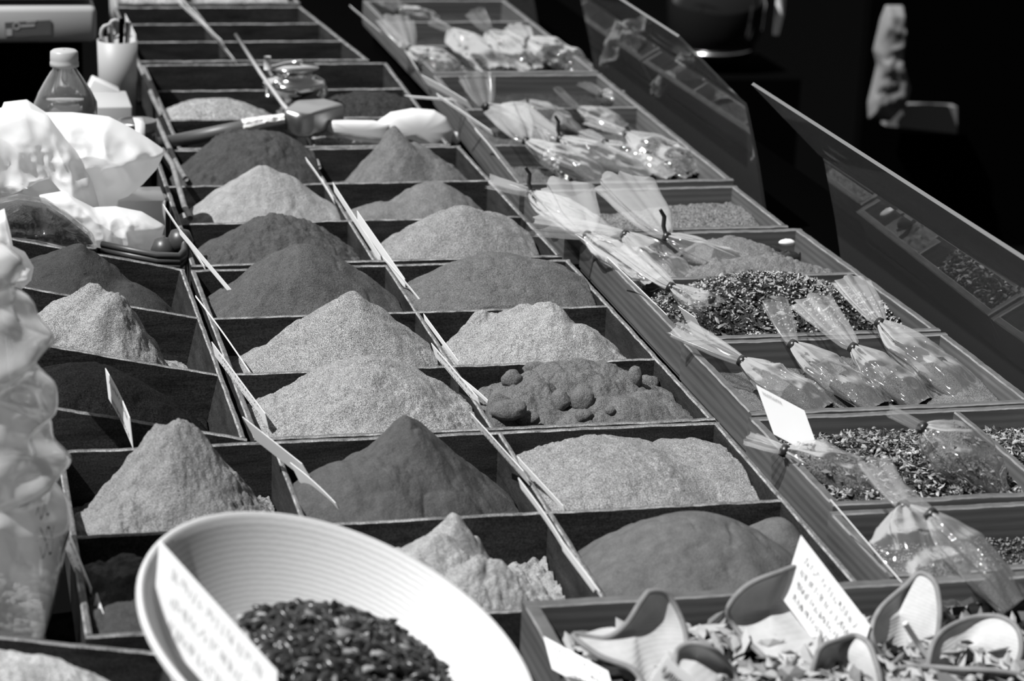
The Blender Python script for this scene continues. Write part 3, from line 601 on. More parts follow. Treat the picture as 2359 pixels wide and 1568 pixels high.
# ---------------------------------------------------------------- cards
def card(label, pa, pb, zb, dy, pc, lines=3, name='price_card', cat='card', group='small white price cards', th=.0006, seed=1, m=None, bend=.0, ink=True, lean=0.0, inkm=None):
    B = PZ(pb[0], pb[1], zb); A = PY(pa[0], pa[1], B.y+dy); C = PY(pc[0], pc[1], B.y+dy-lean)
    e1 = B-A; e2 = C-A; n = e1.cross(e2).normalized()
    P = []; Q = []
    for i in range(9):
        s = i/8; off = n*bend*math.sin(math.pi*s)
        P.append([A+e1*s+e2*t/4+off for t in range(5)])
    b = MB(); b.grid(P); b.grid([[p+n*th for p in r] for r in P])
    o0 = 0; m1 = len(P)*5
    rim = [i for i in range(5)]+[i*5+4 for i in range(1, 9)]+[8*5+i for i in range(3, -1, -1)]+[i*5 for i in range(7, 0, -1)]
    for k in range(len(rim)):
        a, c = rim[k], rim[(k+1) % len(rim)]; b.f.append((a, c, m1+c, m1+a)); b.m.append(0)
    low = min(A.z, B.z, C.z, (B+e2).z); r = thing(name, label, cat, (C.x, C.y, low), group)
    b.build('paper', m or M_CARD, r, smooth=False)
    if ink:
        rr = random.Random(seed); b = MB()
        for side in (-1, 1):
            for l in range(lines):
                t = .22+.6*l/max(1, lines-1) if lines > 1 else .4; s = .12
                while s < .85:
                    wd = rr.uniform(.03, .07); h = .6/(lines+1)
                    pts = []
                    for k in range(7):
                        ss = s+wd*(k/6); tt = t+h*.5*math.sin(k*rr.uniform(1.4, 2.6)+rr.random()*3)
                        pts.append(A+e1*ss+e2*tt+n*bend*math.sin(math.pi*ss)+n*((th+.0002) if side > 0 else -.0002))
                    wpx = (e1.normalized()*.7+e2.normalized()*.7)*.0003
                    for k in range(6): b.add([pts[k]-wpx, pts[k]+wpx, pts[k+1]+wpx, pts[k+1]-wpx], [(0, 1, 2, 3)])
                    s += wd+rr.uniform(.005, .03)
        b.build('writing', inkm or M_INK, r, smooth=False)
    return r
GC = 'small white price cards'
cards = [
 ('card standing on the steep light mound of the front tray', (242, 848), (298, 962), .036, .060, (250, 918)),
 ('tilted card behind the big jar above the dark blocky powder', (152, 1210), (210, 1355), -.004, .055, (150, 1262)),
 ('torn lower card beside the dark blocky powder', (222, 1365), (256, 1470), -.016, .045, (216, 1395)),
 ('card edge leaning on the gap between tilted and middle trays, upper one', (450, 680), (575, 855), -.005, .07, (450, 684)),
 ('long card with writing leaning over the corner of the middle tray', (487, 787), (610, 952), .006, .07, (495, 820)),
 ('grey shaded card with a notched end over the front tray corner', (558, 960), (695, 1068), .022, .05, (590, 1015)),
 ('folded card lying above the dark pointed mound', (668, 1065), (772, 1158), .004, .045, (690, 1110)),
 ('card over the left rim by the white bag, upper', (375, 470), (470, 612), .004, .09, (378, 480)),
 ('card over the left rim beside the dark strap, lower', (412, 525), (552, 690), -.004, .06, (414, 540)),
 ('thin card at the back of the second tray divider', (703, 362), (768, 460), .012, .07, (706, 372)),
 ('long card along the divider of the second tray', (766, 420), (876, 590), .004, .09, (770, 442)),
 ('card along the divider above the flat-topped mound', (822, 485), (932, 642), .006, .08, (824, 510)),
 ('card edge throwing a dark wedge beside the flat-topped mound', (880, 590), (978, 704), -.008, .05, (882, 597)),
 ('card along the middle divider beside the crumbly mound', (975, 722), (1056, 832), -.006, .05, (978, 738)),
 ('pale card with dark writing beside the broken brown mound', (993, 790), (1100, 915), .004, .055, (1003, 822)),
 ('card tip above the oval lump of the broken mound', (1060, 868), (1142, 940), -.010, .035, (1062, 878)),
 ('card with writing crossing the rim behind the low wide mound', (1085, 952), (1205, 1085), .012, .055, (1100, 985)),
 ('card tip casting a black wedge on the low wide mound', (1190, 1050), (1297, 1165), -.006, .04, (1196, 1068)),
 ('long card on the divider beside the half-hidden crumbly mound', (1193, 1100), (1300, 1255), .010, .07, (1200, 1125)),
 ('lower card on the same divider near the pouches', (1290, 1240), (1385, 1368), -.002, .055, (1296, 1268)),
 ('narrow card leaning on the left board under the ruffles', (1398, 592), (1535, 725), .006, .09, (1402, 600)),
 ('folded card over the pine board by the ruffle corner', (1325, 540), (1372, 578), .018, .03, (1345, 562)),
 ('white slip between the small crumpled bag and the board', (1562, 705), (1600, 730), .036, .02, (1600, 775)),
 ('thin upright card on the left board of the bottom right tray', (1912, 1150), (2080, 1345), .012, .09, (1915, 1156)),
 ('card above the left boards in the far row, upper', (970, 172), (1075, 232), .040, .06, (985, 195)),
 ('long card under the tall grey ruffle', (1005, 215), (1130, 300), .030, .09, (1010, 225)),
 ('flat card tip left of the tall grey ruffle', (932, 220), (1040, 228), .030, .03, (950, 226)),
 ('card edge beside the near row of tied bags', (1093, 295), (1152, 368), .010, .05, (1096, 303)),
 ('small bright card below the brightest ruffle', (932, 115), (962, 160), .018, .03, (950, 148)),
 ('pair of cards leaning on the farthest tray divider', (408, 0), (510, 92), .030, .10, (414, 12)),
 ('bright card end in the farthest tray', (425, 5), (538, 135), .004, .10, (440, 30)),
 ('blurred card far back by the pine tray', (805, 12), (875, 72), .020, .08, (810, 20)),
 ('thin card edge above the scales cup', (288, 32), (312, 80), .040, .04, (290, 60)),
]
for i, cc in enumerate(cards):
    card(*cc, seed=i, lines=2, bend=.0012 if i % 3 == 0 else 0, ink=i in (0, 1, 4, 14, 16))
card('tall white card with a small line of writing standing among the bags', (1742, 886), (1853, 945), .040, .012, (1783, 1000), lines=1, ink=False, seed=91, lean=.022)
r = bpy.data.objects['price_card.%03d' % (len(cards))] if ('price_card.%03d' % len(cards)) in bpy.data.objects else None
if r:
    A = PY(1742, 886, PZ(1853, 945, .040).y+.012); Bq = PZ(1853, 945, .040); Cq = PY(1783, 1000, A.y-.022); e1 = Bq-A; e2 = Cq-A; n = e1.cross(e2).normalized()
    if n.dot(Vector(CAM)-A) < 0: n = -n
    b = MB(); rr = random.Random(12); s = .07
    while s < .46:
        pts = [A+e1*(s+.035*k/6)+e2*(.13+.035*math.sin(k*1.9+s*40))+n*.0012 for k in range(7)]
        w = e2.normalized()*.0005
        for k in range(6): b.add([pts[k]-w, pts[k]+w, pts[k+1]+w, pts[k+1]-w], [(0, 1, 2, 3)])
        s += .045
    b.build('writing', M_INK, r, smooth=False)
card('big white handwritten card leaning inside the bamboo bowl', (368, 1243), (640, 1545), .058, .06, (352, 1440), lines=3, seed=92, th=.001, lean=.045, inkm=M_INKG)
card('white handwritten card sticking up between the fabric pouches', (1845, 1232), (2005, 1440), .012, .05, (1800, 1375), lines=4, seed=93, th=.001, lean=.02)
card('white card lying against the shavings tray at the bottom', (1252, 1465), (1400, 1545), .020, .04, (1272, 1540), lines=3, seed=94, th=.001, lean=.02)
card('white card corner at the bottom edge among the pouches', (1535, 1510), (1610, 1575), .040, .005, (1490, 1575), lines=1, seed=95, th=.001)
# ---------------------------------------------------------------- bowl
BC = Vector((-.2235, -.5533, .0673)); BN = Vector((math.sin(.35), math.sin(-.25), 1)).normalized()
BM = BN.to_track_quat('Z', 'Y').to_matrix().to_4x4(); BM.translation = BC
m = M_BOWLIN; nt = m.node_tree; N, L = nt.nodes, nt.links
w = N.new('ShaderNodeTexWave'); w.wave_type = 'RINGS'; w.rings_direction = 'Z'; w.inputs['Scale'].default_value = 110; w.inputs['Distortion'].default_value = 1.6
w.inputs['Detail'].default_value = 3; w.inputs['Detail Scale'].default_value = 2
tc = N.new('ShaderNodeTexCoord'); L.new(tc.outputs['Object'], w.inputs['Vector'])
rr_ = N.new('ShaderNodeMapRange'); rr_.inputs[3].default_value = .46; rr_.inputs[4].default_value = .60; L.new(w.outputs['Fac'], rr_.inputs[0])
cb = N.new('ShaderNodeCombineColor'); [L.new(rr_.outputs[0], cb.inputs[k]) for k in range(3)]; L.new(cb.outputs[0], N['Principled BSDF'].inputs['Base Color'])
bowl = thing('bamboo_bowl', 'large spun bamboo bowl, pale inside and black outside, full of dark mix', 'bowl', BC-BN*.074)
def bprof(r): return -.070*(1-(r/.130)**2.1) if r < .130 else 0
prof_in = [(.0002, bprof(0))]+[(.130*i/30, bprof(.130*i/30)) for i in range(1, 31)]
def raw(prof, name, mt):
    mb = MB(); mb.lathe(prof, n=96, M=Matrix.Identity(4)); me = bpy.data.meshes.new(name); me.from_pydata(mb.v, [], mb.f); me.materials.append(mt)
    me.polygons.foreach_set('use_smooth', [True]*len(mb.f)); o = bpy.data.objects.new(name, me); sc.collection.objects.link(o)
    o.parent = bowl; o.matrix_local = Matrix.Translation(-bowl.location) @ BM; return o
raw(prof_in+[(.1325, .0012), (.134, 0), (.1342, -.003)], 'inner_bowl', M_BOWLIN)
raw([(.1340, -.003)]+[(.134*i/20, bprof(.130*i/20)-.0035) for i in range(19, -1, -1)], 'outer_shell', M_BOWLOUT)
def bw(x, y, z): return BM @ Vector((x, y, z))
# dark mix heap inside the bowl, in bowl coordinates
class HB:
    rect = (-.075, .075, -.075, .075)
    def __call__(s, x, y):
        x = np.asarray(x); y = np.asarray(y); d = np.hypot(x-HBx, y-HBy)
        return -.050+.034*np.clip(1-(d/.092)**2, -1, 1)+.003*fbm(x*40, y*40, 3, 3)
_q = BM.inverted() @ PZ(840, 1500, .03); HBx, HBy = 0.0, 0.0
def plane_hit(u, v, zb):
    o = BM.inverted() @ Vector(CAM); d = (BM.inverted().to_3x3() @ Vector(_ray(u, v))); t = (zb-o.z)/d.z; return o+d*t
hc = plane_hit(835, 1545, -.025); HBx, HBy = hc.x, hc.y
rr = random.Random(3); b = MB(); hb = HB(); mats_ = [LF_d, M_TIE, LF_d, LF_m, LF_l]
Pg = []
for i in range(24):
    R_ = .088*i/23; Pg.append([bw(HBx+R_*math.cos(t*.2618), HBy+R_*math.sin(t*.2618), float(hb(HBx+R_*math.cos(t*.2618), HBy+R_*math.sin(t*.2618)))) for t in range(24)])
b.grid(Pg, True, 0)
for i in range(2200):
    a = rr.random()*6.283; R_ = .087*math.sqrt(rr.random()); x = HBx+R_*math.cos(a); y = HBy+R_*math.sin(a)
    if math.hypot(x, y) > .118: continue
    c = bw(x, y, float(hb(x, y))+rr.uniform(0, .004)); s = rr.uniform(.0025, .0062)
    mi = rr.choices(range(5), (50, 26, 16, 5, 3))[0]; R = Matrix.Rotation(rr.uniform(0, 6.28), 3, 'Z') @ Matrix.Rotation(rr.gauss(0, .8), 3, 'X') @ Matrix.Rotation(rr.gauss(0, .6), 3, 'Y')
    P = []
    for k_ in range(5):
        th = .25+2.64*k_/4; P.append([c+R @ Vector((s*1.7*math.cos(th), s*.8*math.sin(th)*math.cos(j*1.047), s*.6*math.sin(th)*math.sin(j*1.047)+s*.3*math.sin(th*1.5))) for j in range(6)])
    b.grid(P, True, mi)
tag(b.build('dried_berry_mix', mats_, loc=bw(HBx, HBy, -.05)), 'glossy near-black dried berries and rinds heaped in the bamboo bowl', 'spice mix', kind='stuff')
# ---------------------------------------------------------------- lathe helpers for upright vessels
def vessel(prof, o, mt, name, parent, n=40, f=None):
    b = MB(); P = []
    for r, z in prof:
        P.append([Vector((o[0], o[1], o[2]+z))+Vector((math.cos(t), math.sin(t), 0))*(r*(f(t, z) if f else 1)) for t in [2*math.pi*k/n for k in range(n)]])
    b.grid(P, True); return b.build(name, mt, parent)
# figure jar
JY = -.27; jc = PY(-38, 1450, JY); JX = jc.x; JZ0 = -.066
def jr(px, v): p = PY(px, v, JY); return (p.x-JX, p.z-JZ0)
jp = [(110, 1452), (122, 1400), (142, 1310), (152, 1250), (162, 1210), (163, 1165), (150, 1130), (138, 1108), (142, 1098), (156, 1080), (157, 1045), (140, 1005), (127, 975), (131, 935), (125, 895),
      (107, 855), (112, 835), (127, 800), (117, 765), (95, 730), (80, 700), (55, 680), (38, 655), (47, 640), (50, 610), (40, 588), (15, 575)]
prof = [(.0005, .0005), (.045, .0005)]+[jr(*q) for q in jp]+[(.0005, jr(0, 572)[1])]
# smooth profile
pp = []
for i in range(1, len(prof)-2):
    p0, p1, p2, p3 = prof[i-1], prof[i], prof[i+1], prof[i+2]
    for s in range(5):
        t = s/5; q = [.5*((2*p1[k])+(-p0[k]+p2[k])*t+(2*p0[k]-5*p1[k]+4*p2[k]-p3[k])*t*t+(-p0[k]+3*p1[k]-3*p2[k]+p3[k])*t**3) for k in (0, 1)]; pp.append((max(q[0], .0005), q[1]))
pp = [prof[0]]+pp+[prof[-2], prof[-1]]
jar = thing('figure_jar', 'tall clear plastic jar moulded as a rounded figure at the left edge', 'jar', (JX, JY, JZ0))
def fz(t, z):
    k = min(1, max(0, (z-.105)/.03)); return 1+k*(.08*math.sin(3*(t-.2))+.13*math.sin(z*130)*math.cos(2.0*t+.6)+.05*math.sin(z*210+1)*math.sin(5*t))-k*.04
vessel(pp, (JX, JY, JZ0), M_JAR, 'body', jar, 64, fz)
rr = random.Random(9); b = MB()
for q in range(5):
    tt = -.9+q*.33
    zz = .135-.018*(q % 3)-.01*q
    for l in range(3):
        rz = float(np.interp(zz-.014*l, [p[1] for p in pp], [p[0] for p in pp]))+.0006
        pts = [Vector((JX+rz*math.cos(tt+k*.035), JY+rz*math.sin(tt+k*.035), JZ0+zz-.014*l+.006*math.sin(k*2+q+l))) for k in range(7)]
        for k in range(6): b.add([pts[k], pts[k]+Vector((0, 0, .0018)), pts[k+1]+Vector((0, 0, .0018)), pts[k+1]], [(0, 1, 2, 3)])
M_INKJ = mat('jar ink', .10, .6); b.build('writing', M_INKJ, jar, smooth=False)
b = MB()
for i in range(1400):
    z = rr.random()**.8*.048; Rm = float(np.interp(z, [p[1] for p in pp], [p[0] for p in pp]))*.93-.004; a = rr.random()*6.283; R_ = Rm*math.sqrt(rr.uniform(.3, 1)); s = rr.uniform(.0022, .0042)
    z += .012*math.cos(a-2.6)+.004
    c = Vector((JX+R_*math.cos(a), JY+R_*math.sin(a), JZ0+max(z, .004)))
    P = [[c+Vector((s*math.sin(th)*math.cos(j*.898), s*math.sin(th)*math.sin(j*.898), s*math.cos(th)*.8)) for j in range(7)] for th in (.2, .8, 1.57, 2.3, 2.94)]
    b.grid(P, True)
tag(b.build('popped_grains', mat('popped grain', .62, .7, var=.2), loc=(JX, JY, JZ0)), 'pale rounded grains in the bottom of the figure jar', 'grains', kind='stuff')
# ---------------------------------------------------------------- inflated shapes (bags, cloths, pouches)
def puff(outline, y, depth, m, name, parent=None, n=26, seed=0, wr=.006, wf=14, lean=0, z=None, smooth=True, loc=None, sc_=1):
    """soft closed body whose silhouette follows outline, lying around plane y with real thickness"""
    pts = []
    for i in range(len(outline)):
        a = outline[i]; c = outline[(i+1) % len(outline)]
        for k in range(6): pts.append((a[0]+(c[0]-a[0])*k/6, a[1]+(c[1]-a[1])*k/6))
    cu = sum(p[0] for p in pts)/len(pts); cv = sum(p[1] for p in pts)/len(pts)
    vmax = max(p[1] for p in pts)
    W3 = lambda p: PY(p[0], p[1], y+lean*(vmax-p[1]))
    c = W3((cu, cv)); B = [W3(p) for p in pts]; P = []
    for side in (1, -1):
        rng = range(0, n+1) if side == 1 else range(n-1, -1, -1)
        for i in rng:
            t = i/n; row = []
            for j, q in enumerate(B):
                p = c+(q-c)*t; d = depth*math.sqrt(max(0, 1-t**3))
                wv = wr*(float(ridge(p.x*wf+seed, p.z*wf, seed*.7+side, 3))+.5*float(ridge(p.x*wf*2.3+p.z*wf, p.z*wf*1.2-seed, side, 2)))*(min(1, (1-t)*6+.12))
                row.append(Vector((p.x, p.y-side*d*.5-wv, p.z+wv*.3)))
            P.append(row)
    b = MB(); b.grid(P, True); return b.build(name, m, parent, smooth=smooth)
wb = thing('plastic_bag', 'crumpled bright white plastic bag at upper left', 'bag', (-.33, .75, -.05))
puff([(0, 258), (8, 238), (60, 232), (105, 262), (170, 262), (255, 272), (300, 295), (345, 322), (380, 347), (362, 385), (330, 420), (270, 470), (235, 480), (180, 500), (130, 510), (70, 470), (0, 462), (-90, 440), (-120, 330), (-70, 260)], .74, .10, M_BAG, 'bag_body', wb, seed=2, wr=.011, wf=15, n=60)
puff([(150, 440), (215, 480), (270, 478), (330, 490), (380, 520), (368, 560), (345, 586), (270, 585), (235, 570), (195, 560), (170, 545), (110, 500), (90, 450)], .66, .05, M_BAG, 'bag_fold', wb, seed=5, wr=.007, wf=26, n=44)
puff([(-60, 262), (40, 240), (110, 265), (150, 320), (190, 360), (215, 420), (235, 500), (215, 520), (180, 480), (130, 400), (60, 420), (0, 462), (-80, 440)], .69, .05, M_BAG, 'bag_fold', wb, seed=8, wr=.009, wf=20, n=44)
o = puff([(-30, 500), (10, 480), (25, 540), (30, 570), (60, 585), (78, 615), (72, 645), (50, 665), (20, 650), (-30, 660)], -.02, .03, M_BAG, 'paper_wad', seed=11, wr=.005, wf=40, n=20); tag(o, 'torn white crumpled paper behind the head of the figure jar', 'paper')
hb_ = thing('herb_bag', 'clear bag of dark herbs lying behind the tilted tray', 'bag', (-.40, .60, -.02))
puff([(-40, 480), (40, 462), (100, 470), (150, 500), (205, 545), (215, 560), (150, 560), (80, 545), (-40, 530)], .575, .05, powder(.03, .5, 1, .8), 'herbs', hb_, seed=3, wr=.006, wf=50)
puff([(-45, 470), (40, 450), (105, 460), (160, 495), (215, 540), (225, 568), (150, 568), (80, 552), (-45, 538)], .572, .07, M_FILM, 'cellophane', hb_, seed=4, wr=.008, wf=30, smooth=False)
# bottle
BY = .83; bq = PY(148, 135, BY); bx = bq.x
def bz(v): return PY(148, v, BY).z
bt = thing('drink_bottle', 'clear plastic drink bottle with a pale cap behind the white bag', 'bottle', (bx, BY, -.066))
sc1 = 1/2000.0
zz = lambda v: bz(v)
vessel([(.001, -.0655-0), (.036, -.0655), (.037, -.05), (.037, zz(255)), (.036, zz(235)), (.030, zz(210)), (.024, zz(190)), (.016, zz(165)), (.0135, zz(158)), (.0135, zz(150)), (.0125, zz(140))], (bx, BY, 0), M_BOTTLE, 'bottle_body', bt)
vessel([(.001, zz(114)), (.013, zz(115)), (.0155, zz(119)), (.0158, zz(135)), (.0155, zz(140)), (.0162, zz(143)), (.0162, zz(152)), (.014, zz(153)), (.001, zz(153))], (bx, BY, 0), mat('cap', .36, .4), 'cap', bt, f=lambda t, z: 1+.006*math.cos(40*t))
vessel([(.001, -.064), (.034, -.064), (.035, -.05), (.035, zz(262)), (.028, zz(228)), (.001, zz(227))], (bx, BY, 0), M_BOTTLE, 'water', bt)
# scales
sy = 1.62; s0 = PY(-120, 105, sy); s1 = PY(222, 12, sy)
scl = thing('weighing_scale', 'pale grey weighing scale housing with a dark label at top left', 'scale', ((s0.x+s1.x)/2, sy+.1, -.066))
b = MB(); b.box(s0.x, s1.x, sy, sy+.16, PY(100, 100, sy).z, PY(100, 16, sy).z); b.build('housing', M_GREYP, scl, bevel=.008)
b = MB(); b.box(s0.x-.02, s1.x+.002, sy+.01, sy+.15, PY(100, 8, sy).z+.003, PY(100, 8, sy).z+.010); b.build('weighing_plate', mat('plate', .10, .4, metal=1), scl, bevel=.002)
b = MB(); b.box(s0.x+.01, s1.x-.02, sy+.02, sy+.14, -.0655, PY(100, 100, sy).z); b.build('base', M_BLACK, scl)
def yq(pts, y, th=.001, mb=None, mi=0):
    mb = mb or MB(); P = [PY(u, v, y) for u, v in pts]; Q = [p+Vector((0, th, 0)) for p in P]; n = len(P)
    mb.add(P+Q, [tuple(range(n))[::-1], tuple(range(n, 2*n))]+[(i, (i+1) % n, n+(i+1) % n, n+i) for i in range(n)], mi); return mb
yq([(11, 52), (117, 46), (118, 80), (13, 86)], sy-.0016).build('label', mat('label', .09, .5), scl, smooth=False)
b = MB()
for q in ([(14, 67), (28, 66), (28, 82), (15, 83)], [(58, 47), (86, 45), (83, 51), (62, 53)], [(48, 58), (80, 56), (80, 61), (48, 63)]): yq(q, sy-.0021, .0004, b)
for k in range(14):
    a = k*.449; a2 = a+.449; yq([(38+9*math.cos(a), 60+9*math.sin(a)), (38+9*math.cos(a2), 60+9*math.sin(a2)), (38+6*math.cos(a2), 60+6*math.sin(a2)), (38+6*math.cos(a), 60+6*math.sin(a))], sy-.0021, .0004, b)
b.build('printing', mat('print', .38, .5), scl, smooth=False)
# cup with tools
cyy = 1.40; cq = PY(272, 245, cyy); ctop = PY(272, 92, cyy).z
cup = thing('tool_cup', 'tall grey plastic cup holding pens and scissors', 'cup', (cq.x, cyy, -.066))
vessel([(.001, -.0655), (.0225, -.0655), (.0235, -.03), (.0255, (ctop-.066)*.5+.014), (.0262, (ctop-.066)*.5+.016), (.0275, ctop), (.0262, ctop), (.022, -.02), (.001, -.06)], (cq.x, cyy, 0), M_CUP, 'cup_body', cup)
for k, (dx, dz, m, l) in enumerate(((-.006, .022, M_WHITE, 'white pen standing in the grey cup'), (.004, .030, M_BLACK, 'black pen standing in the grey cup'), (.010, .026, M_DMETAL, 'metal rod standing in the grey cup'))):
    b = MB(); b.tube([(cq.x+dx*.3, cyy, -.05), (cq.x+dx*1.5, cyy-.004*k, ctop+dz)], .0035, 8); tag(b.build('pen', m, loc=(cq.x, cyy, -.05)), l, 'pen')
scs = thing('scissors', 'scissors with looped handles standing in the grey cup', 'scissors', (cq.x-.008, cyy, ctop))
for (du, dv) in ((-14, -22), (4, -34)):
    c = PY(262+du, 78+dv+22, cyy); b = MB(); pts = [c+Vector((.009*math.cos(a*.5236), 0, .012*math.sin(a*.5236))) for a in range(13)]; b.tube(pts, .0026, 8); b.build('handle', M_GREYP, scs)
b = MB(); b.tube([(cq.x-.006, cyy, -.04), (cq.x-.010, cyy, ctop+.01)], .004, 6); b.build('blade', M_DMETAL, scs)
# small white box and note by the cup
bx0 = PY(240, 270, 1.32); b = MB(); M_ = Matrix.Translation(PY(232, 228, 1.30)) @ Matrix.Rotation(.45, 4, 'Y'); b.box(-.022, .018, -.01, .02, -.022, .022, M=M_)
tag(b.build('folded_packet', M_WHITE, bevel=.002), 'pale folded packet leaning beside the drink bottle', 'packet')
b = MB(); b.box(PY(215, 250, 1.2).x, PY(305, 250, 1.2).x, 1.2, 1.3, -.066, PY(250, 246, 1.2).z); tag(b.build('grey_box', M_GREYP, bevel=.002), 'low grey box behind the ribboned jar', 'box')
# jars
def jar_lid(label, u, v, y, r, seed, ribbon=False, lidm=None):
    q = PY(u, v, y); z1 = q.z; t = thing('spice_jar', label, 'jar', (q.x, y, -.066))
    vessel([(.001, -.0655), (r*.95, -.0655), (r, -.06), (r, z1-.018), (r*.93, z1-.012)], (q.x, y, 0), mat('jar glass dark', .03, .1, coat=.5), 'glass', t)
    vessel([(r*.9, z1-.013), (r*1.04, z1-.013), (r*1.05, z1-.002), (r*1.0, z1), (r*.85, z1+.0004), (r*.82, z1-.001), (.001, z1-.001)], (q.x, y, 0), lidm or mat('lid', .22, .35, metal=1), 'lid', t)
    if ribbon:
        b = MB(); b.box(q.x-.004, q.x+.008, y-r*1.06, y+r*.5, z1+.0006, z1+.0012); b.box(q.x-.004, q.x+.008, y-r*1.08, y-r*1.05, z1-.045, z1+.0012); b.build('seal_strip', M_WHITE, t)
        b = MB(); b.box(q.x-.010, q.x+.014, y-r*1.03, y-r*.9, z1-.055, z1-.03); b.build('label', M_WHITE, t)
jar_lid('dark glass jar with a pale sealing strip over its lid', 315, 277, 1.02, .0235, 1, True)
jar_lid('dark jar with a patterned metal lid beside the white box', 336, 452, .83, .0245, 2)
b = MB(); q0 = PY(274, 575, .70); q1 = PY(382, 478, .70); b.box(q0.x, q1.x, .70, .765, -.060, q1.z+.008); tag(b.build('white_carton', M_WHITE, bevel=.001), 'small white carton between the bag and the rim cards', 'box')
# dark strap basket
sb = thing('woven_strap', 'dark flexible strap basket under the white carton', 'basket', (-.22, .60, -.05))
b = MB(); pl = [PY(235, 575, .60), PY(300, 588, .58), PY(360, 600, .57), (PY(412, 602, .57)), PY(424, 590, .575), PY(426, 560, .60)]
for z in (-.006, 0, .006): b.tube([Vector(p)+Vector((0, 0, z)) for p in pl], .0038, 8)
b.build('band', mat('band', .05, .4), sb)
for (u, v) in ((378, 575), (415, 555)):
    c = PY(u, v, .60); b = MB(); b.lathe([(.001, -.014), (.010, -.011), (.0145, 0), (.010, .011), (.001, .014)], o=c, n=20); b.build('round_weight', mat('dark rubber', .04, .4), sb)
# sticks
for (l, px, y0, y1, z0) in (('thin dark stick leaning beside the grey cup', [(316, 140), (335, 180), (352, 225), (374, 268)], 1.50, 1.30, 0), ('wooden stick leaning over the rim at the trowel handle', [(362, 278), (385, 330), (408, 380), (428, 412)], 1.15, .92, 0),
        ('curved wooden stick ending in the lightest mound', [(375, 345), (398, 380), (412, 430), (425, 475), (438, 503)], .90, .76, 0), ('long thin strip rising over the grinder', [(542, 78), (600, 168), (650, 238), (690, 285)], 1.32, 1.20, 0),
        ('long thin strip falling to the second tray divider', [(690, 285), (715, 325), (735, 385)], 1.19, 1.05, 0)):
    n = len(px); b = MB(); pts = [PY(p[0], p[1], y0+(y1-y0)*i/(n-1)) for i, p in enumerate(px)]
    b.tube(pts, .0035 if 'strip' not in l else .0028, 8); tag(b.build('wooden_stick', M_STICK if 'strip' not in l else mat('strip', .40, .6)), l, 'stick')
# metal trowel
TY = 1.10
tr = thing('metal_scoop', 'square metal scoop with a dark wrapped handle lying across the trays', 'scoop', (PY(600, 270, TY).x, TY, 0))
b = MB(); b.tube([PY(365, 332, TY), PY(455, 315, TY), PY(560, 292, TY)], [.0085, .009, .0085], 14); b.build('handle', mat('handle', .07, .45), tr)
b = MB(); b.tube([PY(558, 292, TY), PY(610, 280, TY), PY(655, 273, TY)], [.011, .008, .007], 9); b.build('foil_wrap', mat('foil', .7, .3, metal=1, bump=1, bscale=120, bdist=.003), tr, smooth=False)
hd = [PY(655, 255, TY), PY(672, 232, TY), PY(740, 222, TY+.03), PY(798, 236, TY+.02), PY(798, 285, TY+.01), PY(720, 300, TY), PY(668, 290, TY-.01)]
b = MB(); P = []
topf = [(652, 250), (680, 228), (745, 224), (797, 238), (720, 256), (690, 268)]; y_t = [TY, TY+.05, TY+.07, TY+.05, TY-.01, TY-.015]
top = [PY(p[0], p[1], y) for p, y in zip(topf, y_t)]; bot = [p-Vector((0, 0, .032)) for p in top]; n = 6
b.add(top+bot, [(5, 4, 3, 2, 1, 0), (6, 7, 8, 9, 10, 11)]+[(i, (i+1) % n, n+(i+1) % n, n+i) for i in range(n)]); b.build('blade', mat('scoop steel', .42, .33, metal=1), tr, bevel=.006)
# white plastic scoop
WY = 1.12
ws = thing('plastic_scoop', 'white plastic scoop lying behind the steep grainy mound', 'scoop', (PY(900, 320, WY).x, WY, 0))
puff([(750, 290), (762, 277), (800, 276), (860, 277), (900, 285), (905, 325), (880, 332), (820, 325), (770, 312), (752, 302)], WY, .018, M_WHITE, 'handle', ws, wr=0, seed=1, n=12)
puff([(868, 280), (900, 258), (950, 249), (1000, 253), (1028, 270), (1045, 300), (1040, 330), (1020, 358), (990, 340), (940, 320), (890, 320), (865, 300)], WY+.01, .035, M_WHITE, 'scoop_bowl', ws, wr=0, seed=1, n=16)
puff([(1040, 300), (1055, 305), (1060, 325), (1050, 335), (1036, 325)], WY+.012, .01, M_WHITE, 'hanging_loop', ws, wr=0, seed=1, n=8)
# chrome grinder
GY = 1.30; gq = PY(676, 240, GY); gx = gq.x; gz = lambda v: PY(676, v, GY).z
gr = thing('hand_grinder', 'chrome hand grinder with a crank handle standing among the trays', 'grinder', (gx, GY, gz(262)))
vessel([(.001, gz(262)), (.022, gz(262)), (.024, gz(255)), (.014, gz(240)), (.012, gz(225)), (.030, gz(210)), (.044, gz(195)), (.040, gz(185)), (.026, gz(178)), (.026, gz(160)), (.034, gz(156)), (.034, gz(152)), (.001, gz(148))], (gx, GY, 0), M_CHROME, 'body', gr)
b = MB(); b.tube([PY(617, 158, GY-.02), PY(650, 150, GY), PY(695, 142, GY)], .0035, 8); b.build('crank', M_CHROME, gr)
b = MB(); b.tube([PY(616, 160, GY-.02), PY(616, 130, GY-.02)], [.005, .005], 10); b.build('crank_knob', M_GREYP, gr)
b = MB(); b.tube([PY(620, 222, GY-.02), PY(622, 200, GY-.02), PY(640, 190, GY-.03), PY(655, 205, GY-.03)], .005, 8); b.build('side_handle', M_CHROME, gr)
b = MB(); b.tube([PY(722, 180, GY), PY(740, 190, GY), PY(748, 210, GY), PY(738, 224, GY)], .0055, 8); b.build('side_handle', M_CHROME, gr)
